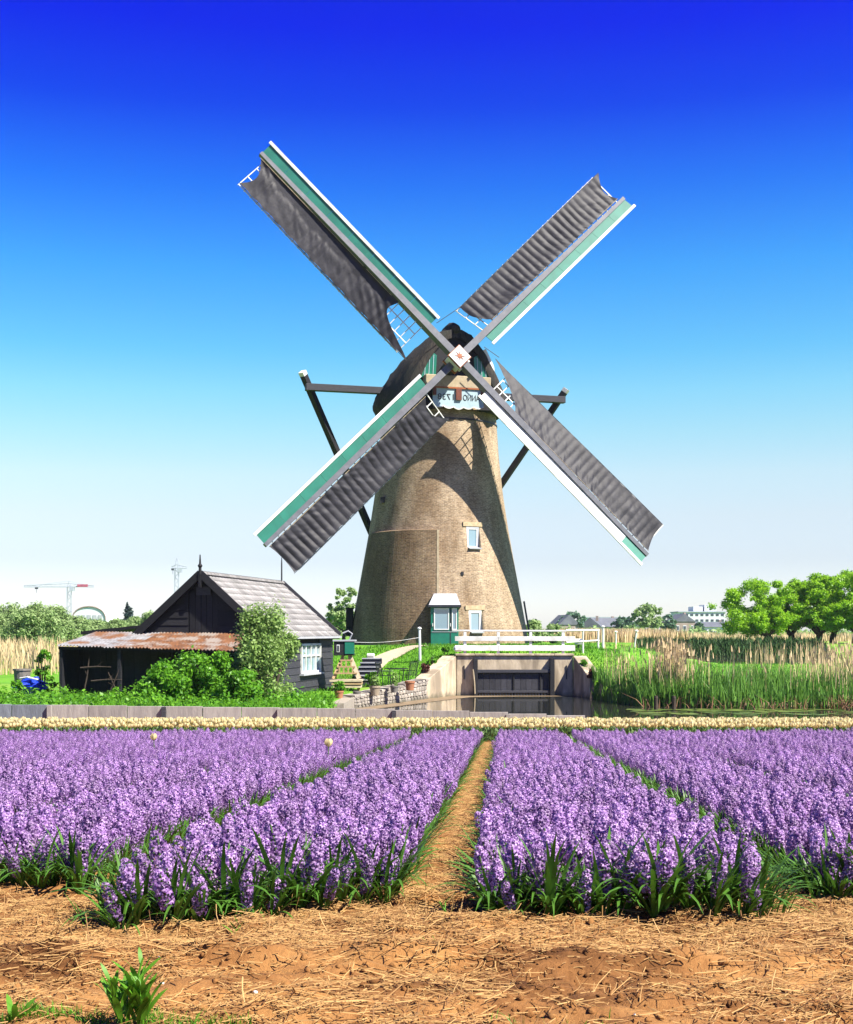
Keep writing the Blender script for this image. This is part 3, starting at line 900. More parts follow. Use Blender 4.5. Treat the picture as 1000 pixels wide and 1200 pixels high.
def make_sail(e, hoff, cloth, pale=0):
    ang = math.atan2(e.dot(UU), e.dot(RT))
    cw = RT * math.cos(ang - math.pi / 2) + UU * math.sin(ang - math.pi / 2)
    H0 = HUB + N_ * hoff

    def P(s, wd, h):
        return H0 + e * s + cw * wd + N_ * h

    def phi(s):
        return RAD(20 - 17 * min(1, max(0, (s - 2.2) / (R_ - 2.2))))

    def lat(s, q, h=0.0):      # q metres behind the stock
        a = phi(s)
        return P(s, -q * math.cos(a) - h * math.sin(a), -q * math.sin(a) + h * math.cos(a))

    b = MB(); b.beam(P(0.25, 0, 0.02), P(R_, 0, 0.02), 0.36, 0.50, N_, 0.19, 0.28)
    sail = b.build('sail', M['stock_grey'], mill)
    WD = 1.92
    # lattice bars
    bars = np.arange(2.35, R_ - 0.02, 0.409)
    for s in bars:
        b = MB(); b.beam(lat(s, -0.10, -0.03), lat(s, WD + 0.05, -0.03), 0.045, 0.045, N_); b.build('lattice_bar', M['white_paint'], sail)
    for q in (0.68, 1.30, WD):
        b = MB()
        for s0, s1 in zip(bars[:-1], bars[1:]):
            b.beam(lat(s0, q, 0.0), lat(s1, q, 0.0), 0.05, 0.025, N_)
        b.build('hem_lath', M['white_paint'], sail)
    # wind board along the leading side, white plank along its edge
    ns = 24
    psi = RAD(14)
    s0, s1 = 2.15, R_ - 0.02
    segs = 8
    for k in range(segs):
        a_, c_ = s0 + (s1 - s0) * k / segs, s0 + (s1 - s0) * (k + 1) / segs - 0.012
        vb = []
        for s in (a_, c_):
            for q, h in ((0.10, 0.10), (0.66, 0.10), (0.66, 0.065), (0.10, 0.065)):
                vb.append(P(s, 0.10 + (q - 0.10) * math.cos(psi), h + (q - 0.10) * math.sin(psi)))
        b = MB(); b.add(vb, [(0, 1, 2, 3), (7, 6, 5, 4), (0, 4, 5, 1), (1, 5, 6, 2), (2, 6, 7, 3), (3, 7, 4, 0)])
        b.build('wind_board', M['white_paint'] if k < pale else M['green_sail'], sail)  # white boards stand for sun glare painted onto green ones
    b = MB(); b.beam(P(s0 - 0.1, 0.10 + 0.60 * math.cos(psi), 0.125 + 0.60 * math.sin(psi)), P(s1 + 0.1, 0.10 + 0.60 * math.cos(psi), 0.125 + 0.60 * math.sin(psi)), 0.15, 0.06, N_ - cw * 0.2)
    b.build('edge_board', M['white_paint'], sail)
    # canvas
    nu, nv = 300, 26
    si, so_, amp, tipk = cloth
    vv = np.zeros((nu + 1, nv + 1, 3))
    for i in range(nu + 1):
        for j in range(nv + 1):
            f_ = j / nv
            sa = si(f_); sb_ = so_(f_)
            s = sa + (sb_ - sa) * i / nu
            q = 0.17 + (WD - 0.22 - 0.0) * f_
            env = math.sin(math.pi * min(1, max(0, f_ * 0.93 + 0.04))) ** 0.5
            sj = s + 0.10 * float(vnoise(s * 0.9 + 11 * ang, f_ * 1.3))
            wave = amp * (0.85 + 1.1 * float(vnoise(s * 1.3 + 5 * ang, f_ * 1.5 + 2))) * abs(math.cos(math.pi * (sj - 2.35) / 0.409)) * env
            sag = -0.05 * math.sin(math.pi * f_)
            along = math.sin(math.pi * i / nu)
            sag -= tipk * along ** 0.6 * math.exp(-((f_ - 0.12) / 0.22) ** 2) * min(1, f_ / 0.08)
            sag += 0.030 * tipk * math.sin(9 * s + 22 * f_ + 3 * float(vnoise(s * .7, 3))) * max(0, 1 - i / nu * 2.6) * 3
            cr = 0.05 * float(vnoise(s * 1.1 + 3 * ang, f_ * 2.2)) + 0.035 * float(vnoise(s * 3.6 + f_ * 6, f_ * 5 + ang)) * (1.4 - f_) + 0.02 * float(vnoise(s * 9 + f_ * 9, f_ * 3)) * (1 - f_)
            edge = 0.05 * math.sin(s * 2 * math.pi / 0.82) * max(0, f_ - 0.9) * 3
            vv[i, j] = lat(s, q + edge, max(0.035 + 0.4 * wave, 0.13 + wave + sag + cr))
    idx = np.arange((nu + 1) * (nv + 1)).reshape(nu + 1, nv + 1)
    Q = np.stack([idx[:-1, :-1], idx[1:, :-1], idx[1:, 1:], idx[:-1, 1:]], -1).reshape(-1, 4)
    me = npmesh('sail_cloth', vv.reshape(-1, 3) - np.array(mill.location), Q)
    link('sail_cloth', me, M['canvas'], sail, smooth=True)
    # hem rope with loops
    b = MB(); b.tube([lat(si(1.0) + 0.02 + (so_(1.0) - si(1.0)) * k / 30, WD - 0.03, 0.115) for k in range(31)], 0.018, 5); b.build('hem_rope', M['dark_letter'], sail)
    b = MB(); b.tube([lat(si(0.0) + (so_(0.0) - si(0.0)) * k / 30, 0.20, 0.13) for k in range(31)], 0.014, 5); b.build('luff_rope', M['cream_wood'], sail)
    return sail


arc = lambda f: math.sin(math.pi * f)
C_UL = (lambda f: 4.0 - 2.3 * f ** 1.3 - 0.55 * (1 - abs(2 * f - 1)) ** 0.7 * 0 + 0.9 * arc(f) ** 1.5, lambda f: R_ - 0.18 - 0.45 * arc(f) - 0.25 * f, 0.030, 0.16)
C_UR = (lambda f: 3.1 - 0.55 * f - 0.25 * arc(f), lambda f: R_ - 0.05 - 0.40 * arc(f) - 0.55 * (1 - f) * 0.5, 0.058, 0)
C_LL = (lambda f: 2.55 - 0.35 * f + 0.5 * arc(f), lambda f: R_ - 0.08 - 0.10 * arc(f), 0.062, 0)
C_LR = (lambda f: 3.9 - 2.6 * f ** 1.2 + 0.3 * arc(f), lambda f: R_ - 0.12 - 0.35 * f - 0.12 * arc(f), 0.026, 0.04)
make_sail(E1, 0.12, C_UL)
make_sail(-E1, 0.12, C_LR, 7)  # lower-right sail: glare on its green boards put into the colour as white
make_sail(E2, -0.22, C_UR)
make_sail(-E2, -0.22, C_LL)
# two thin sheet ropes at the sail roots
b = MB(); b.tube([HUB + E1 * 2.0 + E2 * 0.6, HUB + E2 * 2.6 + E1 * 1.7], 0.018, 5); b.build('sheet_rope', M['dark_letter'], mill)
b = MB(); b.tube([HUB + E2 * 1.6 - E1 * 0.5, HUB - E1 * 1.4 + E2 * 1.8], 0.018, 5); b.build('sheet_rope', M['dark_letter'], mill)

# ------------------------------------------------------------------ sluice head wall
def gz(x, y):
    return float(ground_z(x, y))


WX0, WX1, WY = 1.35, 6.63, 59.0
WT = Z(768.5, WY)
slu = empty('sluice', (4.0, WY, 0.0), 'concrete sluice head wall with black timber gates below the white railing', 'sluice')
NWC = 9
b = MB(); b.box(((WX0 + WX1) / 2, WY + 0.3, (WT - 1.0) / 2), (WX1 - WX0, 0.6, WT + 1.0)); b.build('head_wall', M['concrete'], slu, bevel=0.03)
for i in range(6):
    x0 = WX0 - 0.05 + (WX1 - WX0 + 0.1) * i / 6; x1 = WX0 - 0.05 + (WX1 - WX0 + 0.1) * (i + 1) / 6 - 0.015
    b = MB(); b.box(((x0 + x1) / 2, WY + 0.28, WT + 0.045), (x1 - x0, 0.74, 0.09)); b.build('coping_stone', M['concrete'], slu, bevel=0.015)
# left wing: slopes down towards the canal bank; right wing short and steep
b = MB()
P = [Vector((WX0, WY, WT)), Vector((0.0, 56.0, 0.78)), Vector((0.0, 56.0, -0.8)), Vector((WX0, WY, -0.8))]
b.prism(P, Vector((-0.62, 0.30, 0))); b.build('wing_wall', M['concrete'], slu, bevel=0.02)
b = MB()
P = [Vector((7.12, 56.9, 0.85)), Vector((WX1, WY, WT)), Vector((WX1, WY, -0.8)), Vector((7.12, 56.9, -0.8))]
b.prism(P, Vector((0.62, 0.15, 0))); b.build('wing_wall', M['concrete'], slu, bevel=0.02)
# gates
gx0, gx1 = X(559, WY), X(645, WY)
gz1, gz0 = Z(787, WY), Z(810, WY)
for k in range(2):
    x0 = gx0 + (gx1 - gx0) * k / 2; x1 = gx0 + (gx1 - gx0) * (k + 1) / 2
    npl = 6
    for i in range(npl):
        a0 = x0 + 0.04 + (x1 - x0 - 0.08) * i / npl; a1 = x0 + 0.04 + (x1 - x0 - 0.08) * (i + 1) / npl - 0.012
        b = MB(); b.box(((a0 + a1) / 2, WY - 0.06, (gz0 + gz1) / 2), (a1 - a0, 0.10, gz1 - gz0)); b.build('gate_plank', M['tarred_wood'], slu)
for x in (gx0 - 0.07, (gx0 + gx1) / 2, gx1 - 0.45, gx1 + 0.07):
    tall = x < gx0 or x > gx1
    b = MB(); b.box((x, WY - (0.16 if tall else 0.13), ((Z(771, WY) if tall else gz1) - 0.5) / 2), (0.20 if tall else 0.07, 0.32 if tall else 0.06, (Z(771, WY) if tall else gz1) + 0.5)); b.build('gate_post', M['black_wood'], slu, bevel=0.01)
for zz_, h in ((gz1 + 0.02, 0.14), (gz0 - 0.02, 0.10)):
    b = MB(); b.box(((gx0 + gx1) / 2, WY - 0.14, zz_), (gx1 - gx0, 0.22, h)); b.build('gate_beam', M['tarred_wood'], slu, bevel=0.01)
nb = 24
for i in range(nb):
    x = gx0 + 0.12 + (gx1 - gx0 - 0.24) * i / (nb - 1)
    b = MB(); b.box((x, WY - 0.20, 0.02), (0.035, 0.04, 0.32)); b.build('grille_bar', M['stock_grey'], slu)
b = MB(); b.tube([(gx0 - 0.18, WY - 0.30, 1.2), (gx0 - 0.12, WY - 0.36, 0.6), (gx0 - 0.1, WY - 0.38, 0.1)], 0.03, 6); b.build('rope', M['cream_wood'], slu)
for x in (WX0 + 0.35, WX1 - 0.3):
    b = MB(); b.box((x, WY - 0.02, 1.05), (0.05, 0.05, 0.62)); b.build('wall_slot', M['iron'], slu)

# stone quay wall from the wing to the garden
qw = empty('quay_wall', (-1.5, 52.5, 0.0), 'low pale rubble stone quay wall below the row of flowerpots', 'wall')
qa, qb, qc = Vector((-2.85, 45.0, 0)), Vector((-2.7, 49, 0)), Vector((0.0, 56, 0))
def qtop(t): return 0.42 + 0.36 * t
b = MB()
for a, c, t0, t1 in ((qa, qb, 0, 0), (qb, qc, 0, 1)):
    dirn = (c - a).normalized(); nrm_ = Vector((-dirn.y, dirn.x, 0))
    P = [a + UP * qtop(t0), c + UP * qtop(t1), c - UP * 0.8, a - UP * 0.8]
    b.prism(P, nrm_ * 0.45)
b.build('wall_core', M['mortar'], qw)
ra = random.Random(5)
base_stones = []
for k in range(5):
    m = MB()
    vv = []
    for (x, y, z) in ((-1, 0, -1), (1, 0, -1), (1, 0, 1), (-1, 0, 1), (-.75, -1, -.7), (.75, -1, -.7), (.75, -1, .7), (-.75, -1, .7)):
        vv.append((x * 0.5 + ra.uniform(-.06, .06), y * 0.5 if y else 0.5, z * 0.5 + ra.uniform(-.08, .08)))
    m.add(vv, [(4, 5, 6, 7), (0, 1, 5, 4), (1, 2, 6, 5), (2, 3, 7, 6), (3, 0, 4, 7), (3, 2, 1, 0)])
    me = m.mesh('stone'); me.materials.append(M['pale_stone']); base_stones.append(me)
dirn = (qc - qb).normalized(); nrm_ = Vector((dirn.y, -dirn.x, 0)); Lq = (qc - qb).length
rz = math.atan2(dirn.y, dirn.x)
for row in range(4):
    s = -0.3 + ra.uniform(0, .2)
    while s < Lq - 0.1:
        wd = ra.uniform(0.22, 0.42)
        t = s / Lq; tp = qtop(max(0, t)); hh = (tp + 0.05) / 4
        zc_ = -0.02 + hh * (row + 0.5)
        p = qb + dirn * (s + wd / 2) + nrm_ * 0.02 + UP * zc_
        o = link('stone', ra.choice(base_stones), None, qw)
        o.location = p - qw.location; o.rotation_euler = (ra.uniform(-.05, .05), ra.uniform(-.05, .05), rz)
        o.scale = (wd * 0.97, 0.075, hh * ra.uniform(0.86, 0.98))
        s += wd
# rail of cap stones
s = -0.2
while s < Lq - 0.1:
    wd = ra.uniform(0.35, 0.6); t = max(0, s / Lq)
    o = link('cap_stone', ra.choice(base_stones), None, qw)
    o.location = qb + dirn * (s + wd / 2) - nrm_ * 0.2 + UP * (qtop(t) + 0.04) - qw.location; o.rotation_euler = (0, 0, rz); o.scale = (wd * 0.97, 0.55, 0.12)
    s += wd

# floating reed litter along the quay
b = MB(); vv = []; ff = []
pl_ = [(-2.6, 48.6), (-1.4, 51.3), (0.1, 55.0), (1.6, 57.9), (3.2, 58.3), (5.2, 58.35), (6.5, 58.5)]
for i, (x, y) in enumerate(pl_):
    wd = (0.9, 1.1, 1.1, 0.8, 0.45, 0.35, 0.2)[i]
    vv += [(x + 0.35, y - wd * 0.6, 0.008), (x - 0.4, y + wd, 0.008)]
for i in range(len(pl_) - 1):
    ff.append((2 * i, 2 * i + 2, 2 * i + 3, 2 * i + 1))
b.add(vv, ff)
tag(b.build('floating_litter', M['mud']), 'tan reed litter floating along the quay wall', 'litter', kind='stuff')

# ------------------------------------------------------------------ white railing
rl = empty('railing', (3.9, 59.75, 1.9), 'white painted timber railing along the top of the sluice', 'railing')
RY = 59.75
for u in (545, 584, 622, 660):
    x = X(u, RY); zb_ = gz(x, RY) - 0.1
    b = MB(); b.box((x, RY, (zb_ + Z(740.5, RY)) / 2), (0.13, 0.13, Z(740.5, RY) - zb_)); b.build('post', M['white_paint'], rl, bevel=0.01)
for v, h, u0, u1 in ((748.5, 0.21, 533, 674), (759.5, 0.25, 533, 674)):
    us = [u0, 584, u1]
    for a, c in zip(us[:-1], us[1:]):
        b = MB(); b.box(((X(a, RY) + X(c, RY)) / 2, RY - 0.10, Z(v, RY)), (X(c, RY) - X(a, RY) - 0.012, 0.06, h)); b.build('plank', M['white_paint'], rl, bevel=0.008)
b = MB(); b.beam(Vector((X(530, RY), RY, Z(738.8, RY))), Vector((X(664, RY), RY, Z(739.2, RY))), 0.16, 0.07); b.build('hand_rail', M['white_paint'], rl)
b = MB(); b.box((X(537, RY), RY - 0.35, Z(760, RY)), (0.42, 0.3, 0.28)); b.build('end_block', M['white_paint'], rl, bevel=0.08)
rl2 = empty('railing', (8.0, 62.0, 1.9), 'thin white handrail on slim posts continuing past the sluice', 'railing')
p0 = Vector((X(664, 60), 60.2, Z(738.8, 60.2))); p1 = Vector((X(702, 64), 64, Z(738.5, 64)))
b = MB(); b.tube([p0, p1], 0.05, 6); b.build('hand_rail', M['white_paint'], rl2)
b = MB(); b.tube([p0 - UP * 0.55, p1 - UP * 0.5], 0.04, 6); b.build('lower_rail', M['white_paint'], rl2)
for t in (0.5, 0.98):
    p = p0.lerp(p1, t); b = MB(); b.tube([Vector((p.x, p.y, gz(p.x, p.y) - 0.1)), p], 0.05, 6); b.build('post', M['white_paint'], rl2)

WHERE = ['slim white post standing on the grass beside the white flagstones', None, None, None]
for i, (u, vt_, vb, d, lab) in enumerate(((492.5, 737, 768, 60.5, 'slim white post on the grass between the steps and the green door'),
                                        (707, 735, 762, 64, 'thick white post in the meadow just past the end of the railing'),
                                        (722, 741, 757, 76, 'thin white post in the meadow in front of the tan reed bed'),
                                        (743.5, 740, 761, 68, 'leaning thin white post in the meadow near the tall reeds'))):
    x = X(u, d); zg = gz(x, d)
    e = empty('marker_post', (x, d, zg), lab, 'post', 'white posts around the mill')
    b = MB(); lean = 0.12 if i == 3 else (-0.03 if i == 0 else 0.0)
    b.tube([(x, d, zg - 0.1), (x + lean, d, Z(vt_, d))], 0.06 if i < 2 else 0.04, 8); b.build('shaft', M['white_paint'], e)
    b = MB(); b.lathe([(0.10, 0), (0.10, 0.04), (0.03, 0.09)], (x + lean, d, Z(vt_, d)), 8); b.build('cap', M['white_paint'], e)
for (u, v, d, lab) in ((434.5, 756, 61.5, 'white ground floodlight on the grass left beside the brick mill wall'), (678, 752, 63, 'white ground floodlight lying by the end of the railing')):
    x = X(u, d); zg = gz(x, d)
    e = empty('floodlight', (x, d, zg), lab, 'light')
    b = MB(); b.box((x, d, zg + 0.32), (0.36, 0.26, 0.24), Matrix.Rotation(0.3, 3, 'X')); b.build('housing', M['white_paint'], e, bevel=0.03)
    b = MB(); b.tube([(x, d, zg - 0.05), (x, d, zg + 0.22)], 0.04, 6); b.build('stand', M['iron'], e)
# rope line from post to shed
b = MB(); pa_ = W(492.5, 747, 60.5); pb_ = W(404, 752, 58)
b.tube([pa_.lerp(pb_, k / 10) - UP * 0.12 * math.sin(math.pi * k / 10) for k in range(11)], 0.008, 5)
tag(b.build('washing_line', M['white_paint']), 'thin white line strung from the slim white post towards the shed', 'rope')

# ------------------------------------------------------------------ garden steps
st = empty('garden_steps', (-2.9, 58.5, 0.6), 'dark garden steps with pale nosings climbing the grass bank', 'steps')
ns = 6
for i in range(ns):
    t = i / (ns - 1)
    d = 56.8 + 3.2 * t
    x = X(427 + 9 * t, d); z = Z(797 - 25 * t, d)
    b = MB(); b.box((x, d + 0.3, z - 0.12), (0.95 - 0.05 * t, 0.62, 0.24)); s_ = b.build('step', M['tarred_wood'], st, bevel=0.01)
    b = MB(); b.box((x, d - 0.02, z + 0.012), (0.97 - 0.05 * t, 0.06, 0.05)); b.build('nosing', M['grey_lead'], s_)

# ------------------------------------------------------------------ model mill on a wooden trestle
mm = empty('model_mill', (X(406, 53), 53, gz(X(406, 53), 53)), 'small black and green model mill on a wooden trestle beside the shed', 'model')
cx, cy = X(405, 53), 53.0; zg = mm.location.z
zt0, zt1 = Z(768, cy), Z(751.5, cy)
b = MB(); b.box((cx - 0.05, cy, (zt0 + zt1) / 2), (0.80, 0.75, zt1 - zt0)); b.build('body', M['black_wood'], mm, bevel=0.01)
b = MB(); b.box((cx + 0.19, cy - 0.39, (zt0 + zt1) / 2 + 0.01), (0.38, 0.04, 0.46)); b.build('door', M['green_paint'], mm)
b = MB(); b.box((cx - 0.27, cy - 0.385, (zt0 + zt1) / 2), (0.12, 0.03, 0.3)); b.build('window_frame', M['white_paint'], mm)
b = MB(); b.box((cx - 0.27, cy - 0.395, (zt0 + zt1) / 2), (0.07, 0.025, 0.23)); b.build('window_pane', M['dark_letter'], mm)
b = MB(); b.box((cx - 0.03, cy, zt1 + 0.03), (0.92, 0.86, 0.06)); b.build('roof', M['grey_lead'], mm)
b = MB(); b.tube([(cx + 0.15, cy, zt1 + 0.05), (cx + 0.28, cy - 0.05, zt1 + 0.3), (cx + 0.12, cy - 0.1, zt1 + 0.42), (cx - 0.1, cy - 0.1, zt1 + 0.33)], 0.03, 6); b.build('hook', M['grey_lead'], mm)
zb0 = Z(795, cy)
for sx, sy in ((-1, -1), (1, -1), (1, 1), (-1, 1)):
    b = MB(); b.beam((cx + 0.05 + sx * 0.52, cy + sy * 0.5, zb0), (cx + 0.05 + sx * 0.14, cy + sy * 0.16, zt0), 0.16 if sx > 0 and sy < 0 else 0.10, 0.05, (0, -1, 0)); b.build('leg', M['pale_wood'] if sx > 0 else M['raw_wood'], mm)
for k, (z, hw2) in enumerate(((0.22, 0.45), (0.48, 0.36), (0.74, 0.25))):
    b = MB(); b.box((cx + 0.05, cy - 0.5 + k * 0.10, zb0 + z), (2 * hw2, 0.05, 0.06)); b.build('crosspiece', M['raw_wood'], mm)
    for j in range(3 - k + 1):
        b = MB(); x = cx + 0.05 - hw2 * 0.8 + 1.6 * hw2 * (j + 0.5) / (4 - k); b.box((x, cy - 0.47 + k * 0.10, zb0 + z + 0.12), (0.05, 0.04, 0.2)); b.build('upright', M['raw_wood'], mm)
for k in range(3):
    b = MB(); b.box((cx + 0.05 + 0.03 * k, cy - 0.1, zb0 - 0.08 - 0.12 * k), (1.3 - 0.1 * k, 1.1, 0.07)); b.build('base_board', M['raw_wood'] if k % 2 else M['pale_wood'], mm)
for sx in (-0.5, 0.55):
    b = MB(); b.box((cx + sx, cy - 0.3, (zb0 - 0.4 + zg - 0.05) / 2), (0.12, 0.12, zb0 - 0.4 - zg + 0.1)); b.build('base_post', M['raw_wood'], mm)


# planting for pots and beds
def leaf_cloud(n, centres, radii, size, up=0.35, seed=0, elong=1.8, shell=0.55):
    """n leaf rhombs spread through ellipsoid clumps; returns V, Q"""
    r = np.random.default_rng(seed)
    centres = np.asarray(centres, float); radii = np.asarray(radii, float)
    if radii.ndim == 1: radii = np.repeat(radii[:, None], 3, 1)
    wgt = radii.prod(1) ** (2 / 3); wgt /= wgt.sum()
    ci = r.choice(len(centres), n, p=wgt)
    d = r.normal(size=(n, 3)); d /= np.linalg.norm(d, axis=1)[:, None]
    rad = shell + (1 - shell) * r.random(n) ** 0.6
    rad = np.where(r.random(n) < 0.25, r.random(n) ** 0.5, rad)
    rad = rad * (1 + 0.18 * r.normal(size=n))
    c = centres[ci] + d * radii[ci] * rad[:, None]
    nrm = d * 0.6 + r.normal(size=(n, 3)) * 0.6 + np.array([0, 0, up])
    nrm /= np.linalg.norm(nrm, axis=1)[:, None]
    t = np.cross(nrm, r.normal(size=(n, 3))); t /= np.linalg.norm(t, axis=1)[:, None] + 1e-9
    bt = np.cross(nrm, t)
    sz = size * (0.6 + 0.8 * r.random(n))[:, None]
    a = c - t * sz * elong / 2; e = c + t * sz * elong / 2 - nrm * sz * 0.25
    b1 = c + bt * sz / 2; b2 = c - bt * sz / 2
    V = np.stack([a, b1, e, b2], 1).reshape(-1, 3)
    Q = np.arange(4 * n).reshape(-1, 4)
    return V, Q


def foliage(name, V, Q, m, parent=None, org=None):
    org = root_loc(parent) if parent is not None else Vector((0, 0, 0))
    me = npmesh(name, V - np.array(org), Q)
    return link(name, me, m, parent)


def pot(u, vb, d, r, h, m, lab, plant=None, sd=0):
    x = X(u, d); z0 = max(gz(x, d), 0) if vb is None else Z(vb, d)
    e = empty('flowerpot', (x, d, z0), lab, 'flowerpot', 'flowerpots on the quay')
    b = MB(); b.lathe([(r * 0.72, 0), (r * 0.95, h * 0.8), (r * 1.05, h * 0.8), (r * 1.05, h), (r * 0.9, h), (r * 0.85, h * 0.88)], (x, d, z0), 16); b.build('pot', m, e)
    b = MB(); b.lathe([(0.01, h * 0.86), (r * 0.88, h * 0.87)], (x, d, z0), 12); b.build('soil', M['mud'], e)
    if plant:
        n, rr, hh, mm_ = plant
        V, Q = leaf_cloud(n, [(x, d, z0 + h + hh * 0.5), (x + rr * .3, d, z0 + h + hh * 0.35)], [(rr, rr, hh * 0.55), (rr * .8, rr * .8, hh * .4)], 0.07, 0.5, sd)
        foliage('plant', V, Q, mm_, e)


pot(397.5, 819, 48.6, 0.17, 0.30, M['terracotta'], 'terracotta pot with a bushy green plant by the model mill', (260, 0.2, 0.35, M['bright_leaf']), 1)
pot(418.5, 818, 49.6, 0.16, 0.26, M['pot_grey'], 'small dark grey pot between the terracotta pot and the wide tan pot')
pot(439.5, 815, 50.2, 0.21, 0.37, M['pot_tan'], 'wide tan pot standing on the quay in front of the garden chair', (200, 0.16, 0.4, M['willow_leaf']), 2)
pot(462.5, 811.5, 51.5, 0.17, 0.26, M['pot_grey'], 'grey pot with a thin leafy plant under the garden table', (120, 0.18, 0.55, M['willow_leaf']), 3)
pot(480.5, 809, 52.5, 0.20, 0.37, M['terracotta'], 'bare terracotta pot at the end of the quay near the wing wall')

# garden furniture: two mesh chairs and a table in dark green metal
M['chair_metal'] = mat('chair_metal', (0.03, 0.04, 0.032), None, 6, 0.5)


def chair(u, d, rz_, lab, zseat):
    x = X(u, d); zg_ = gz(x, d)
    e = empty('garden_chair', (x, d, zg_), lab, 'chair', 'green metal garden chairs')
    c, s = math.cos(rz_), math.sin(rz_)
    def L(px, py, pz): return Vector((x + px * c - py * s, d + px * s + py * c, zg_ + pz))
    for sx in (-0.26, 0.26):
        for sy in (-0.24, 0.24):
            b = MB(); b.tube([L(sx, sy, -0.05), L(sx, sy, 0.46)], 0.018, 6); b.build('leg', M['chair_metal'], e)
        b = MB(); b.tube([L(sx, -0.24, 0.46), L(sx, -0.24, 0.66), L(sx, 0.2, 0.66)], 0.018, 6); b.build('armrest', M['chair_metal'], e)
    b = MB()
    for k in range(9):
        b.tube([L(-0.26 + 0.065 * k, -0.25, 0.46), L(-0.26 + 0.065 * k, 0.25, 0.46)], 0.007, 4)
        b.tube([L(-0.26, -0.25 + 0.0625 * k, 0.465), L(0.26, -0.25 + 0.0625 * k, 0.465)], 0.007, 4)
    tag(b.build('seat', M['chair_metal'], e), kind='stuff')
    b = MB(); b.tube([L(-0.27, 0.24, 0.46), L(-0.27, 0.36, 1.02), L(0.27, 0.36, 1.02), L(0.27, 0.24, 0.46)], 0.02, 6); b.build('back_frame', M['chair_metal'], e)
    b = MB()
    for k in range(1, 10):
        b.tube([L(-0.27 + 0.054 * k, 0.24, 0.46), L(-0.27 + 0.054 * k, 0.36, 1.02)], 0.007, 4)
        z = 0.46 + 0.056 * k; y_ = 0.24 + 0.12 * k / 10
        b.tube([L(-0.27, y_, z), L(0.27, y_, z)], 0.007, 4)
    tag(b.build('backrest', M['chair_metal'], e), kind='stuff')


chair(452, 55.4, 2.0, 'green wire garden chair beside the foot of the steps', 0)
chair(478, 56.2, -2.2, 'green wire garden chair on the wing wall side of the table', 0)
tx, td = X(465, 55.9), 55.9; tg = gz(tx, td)
te = empty('garden_table', (tx, td, tg), 'green wire garden table standing between two garden chairs', 'table')
b = MB(); b.lathe([(0.50, 0.72), (0.52, 0.72), (0.52, 0.75), (0.50, 0.75)], (tx, td, tg), 20, cap=False); b.build('rim', M['chair_metal'], te)
b = MB()
for k in range(-6, 7):
    hl = math.sqrt(max(0, 0.25 - (k * 0.075) ** 2)); b.tube([(tx + k * 0.075, td - hl, tg + 0.74), (tx + k * 0.075, td + hl, tg + 0.74)], 0.008, 4); b.tube([(tx - hl, td + k * 0.075, tg + 0.745), (tx + hl, td + k * 0.075, tg + 0.745)], 0.008, 4)
tag(b.build('table_top', M['chair_metal'], te), kind='stuff')
for k in range(4):
    a = math.pi / 4 + k * math.pi / 2
    b = MB(); b.tube([(tx + 0.35 * math.cos(a), td + 0.35 * math.sin(a), tg - 0.05), (tx + 0.42 * math.cos(a), td + 0.42 * math.sin(a), tg + 0.73)], 0.018, 6); b.build('leg', M['chair_metal'], te)

# ------------------------------------------------------------------ black shed
g2 = Vector((math.sin(RAD(11.5)), math.cos(RAD(11.5)), 0)); q2 = Vector((math.cos(RAD(11.5)), -math.sin(RAD(11.5)), 0))
SO = Vector((-8.05, 47.0, 0)); SL = 9.0; SH_ = 2.32; EZ = 2.72; RZ = 4.98; SG = 0.42
OV = 0.24
shed = empty('shed', (SO.x, SO.y, SG), 'black tarred wooden shed with grey tiled roof and a finial on its gable', 'shed')


def sp(a, q, z):
    """a = metres behind the front gable, q = metres right of the ridge"""
    return SO + g2 * a + q2 * q + UP * z


slope = (RZ - EZ) / (SH_ + OV)
def roofz(q): return RZ - abs(q) * slope
# dark inner shell so no light leaks between the boards
b = MB()
hw_ = SH_ - 0.06
pent = [(-hw_, SG - 0.2), (hw_, SG - 0.2), (hw_, roofz(hw_) - 0.16), (0, RZ - 0.18), (-hw_, roofz(hw_) - 0.16)]
b.prism([sp(0.06, q, z) for q, z in pent], g2 * (SL - 0.12)); b.build('shell', M['black_wood'], shed)
# gable boards
z = SG; k = 0
while z < RZ - 0.3:
    h = 0.27
    def lim(zz): return max(0.05, min(SH_, (RZ - 0.12 - zz) / slope))
    w0, w1 = lim(z), lim(z + h)
    segs_ = [(-1, 1)] if z > 4.35 else [(-1, -0.55 / max(w0, .6)), (0.55 / max(w0, .6), 1)] if z > 2.75 else [(-1, 1)]
    for s0, s1 in segs_:
        if s1 <= s0: continue
        b = MB()
        def qq(wd, s): return wd * s if abs(s) == 1 else s * w0
        P = [sp(-0.03, qq(w0, s0), z), sp(-0.03, qq(w0, s1), z), sp(0.0, qq(w1, s1), z + h - 0.012), sp(0.0, qq(w1, s0), z + h - 0.012)]
        b.prism(P, g2 * 0.05); b.build('gable_plank', M['black_wood'], shed)
    z += h; k += 1
for i in range(5):
    q = -0.5 + 0.22 * i; b = MB(); b.prism([sp(-0.015, q, 2.76), sp(-0.015, q + 0.205, 2.76), sp(-0.015, q + 0.205, 4.3), sp(-0.015, q, 4.3)], g2 * 0.05); b.build('hatch_plank', M['black_wood'], shed)
b = MB(); b.box(sp(-0.05, 0.05, 4.36), (0.55, 0.06, 0.3), Matrix((q2, g2, UP)).transposed()); b.build('vent', M['tarred_wood'], shed)
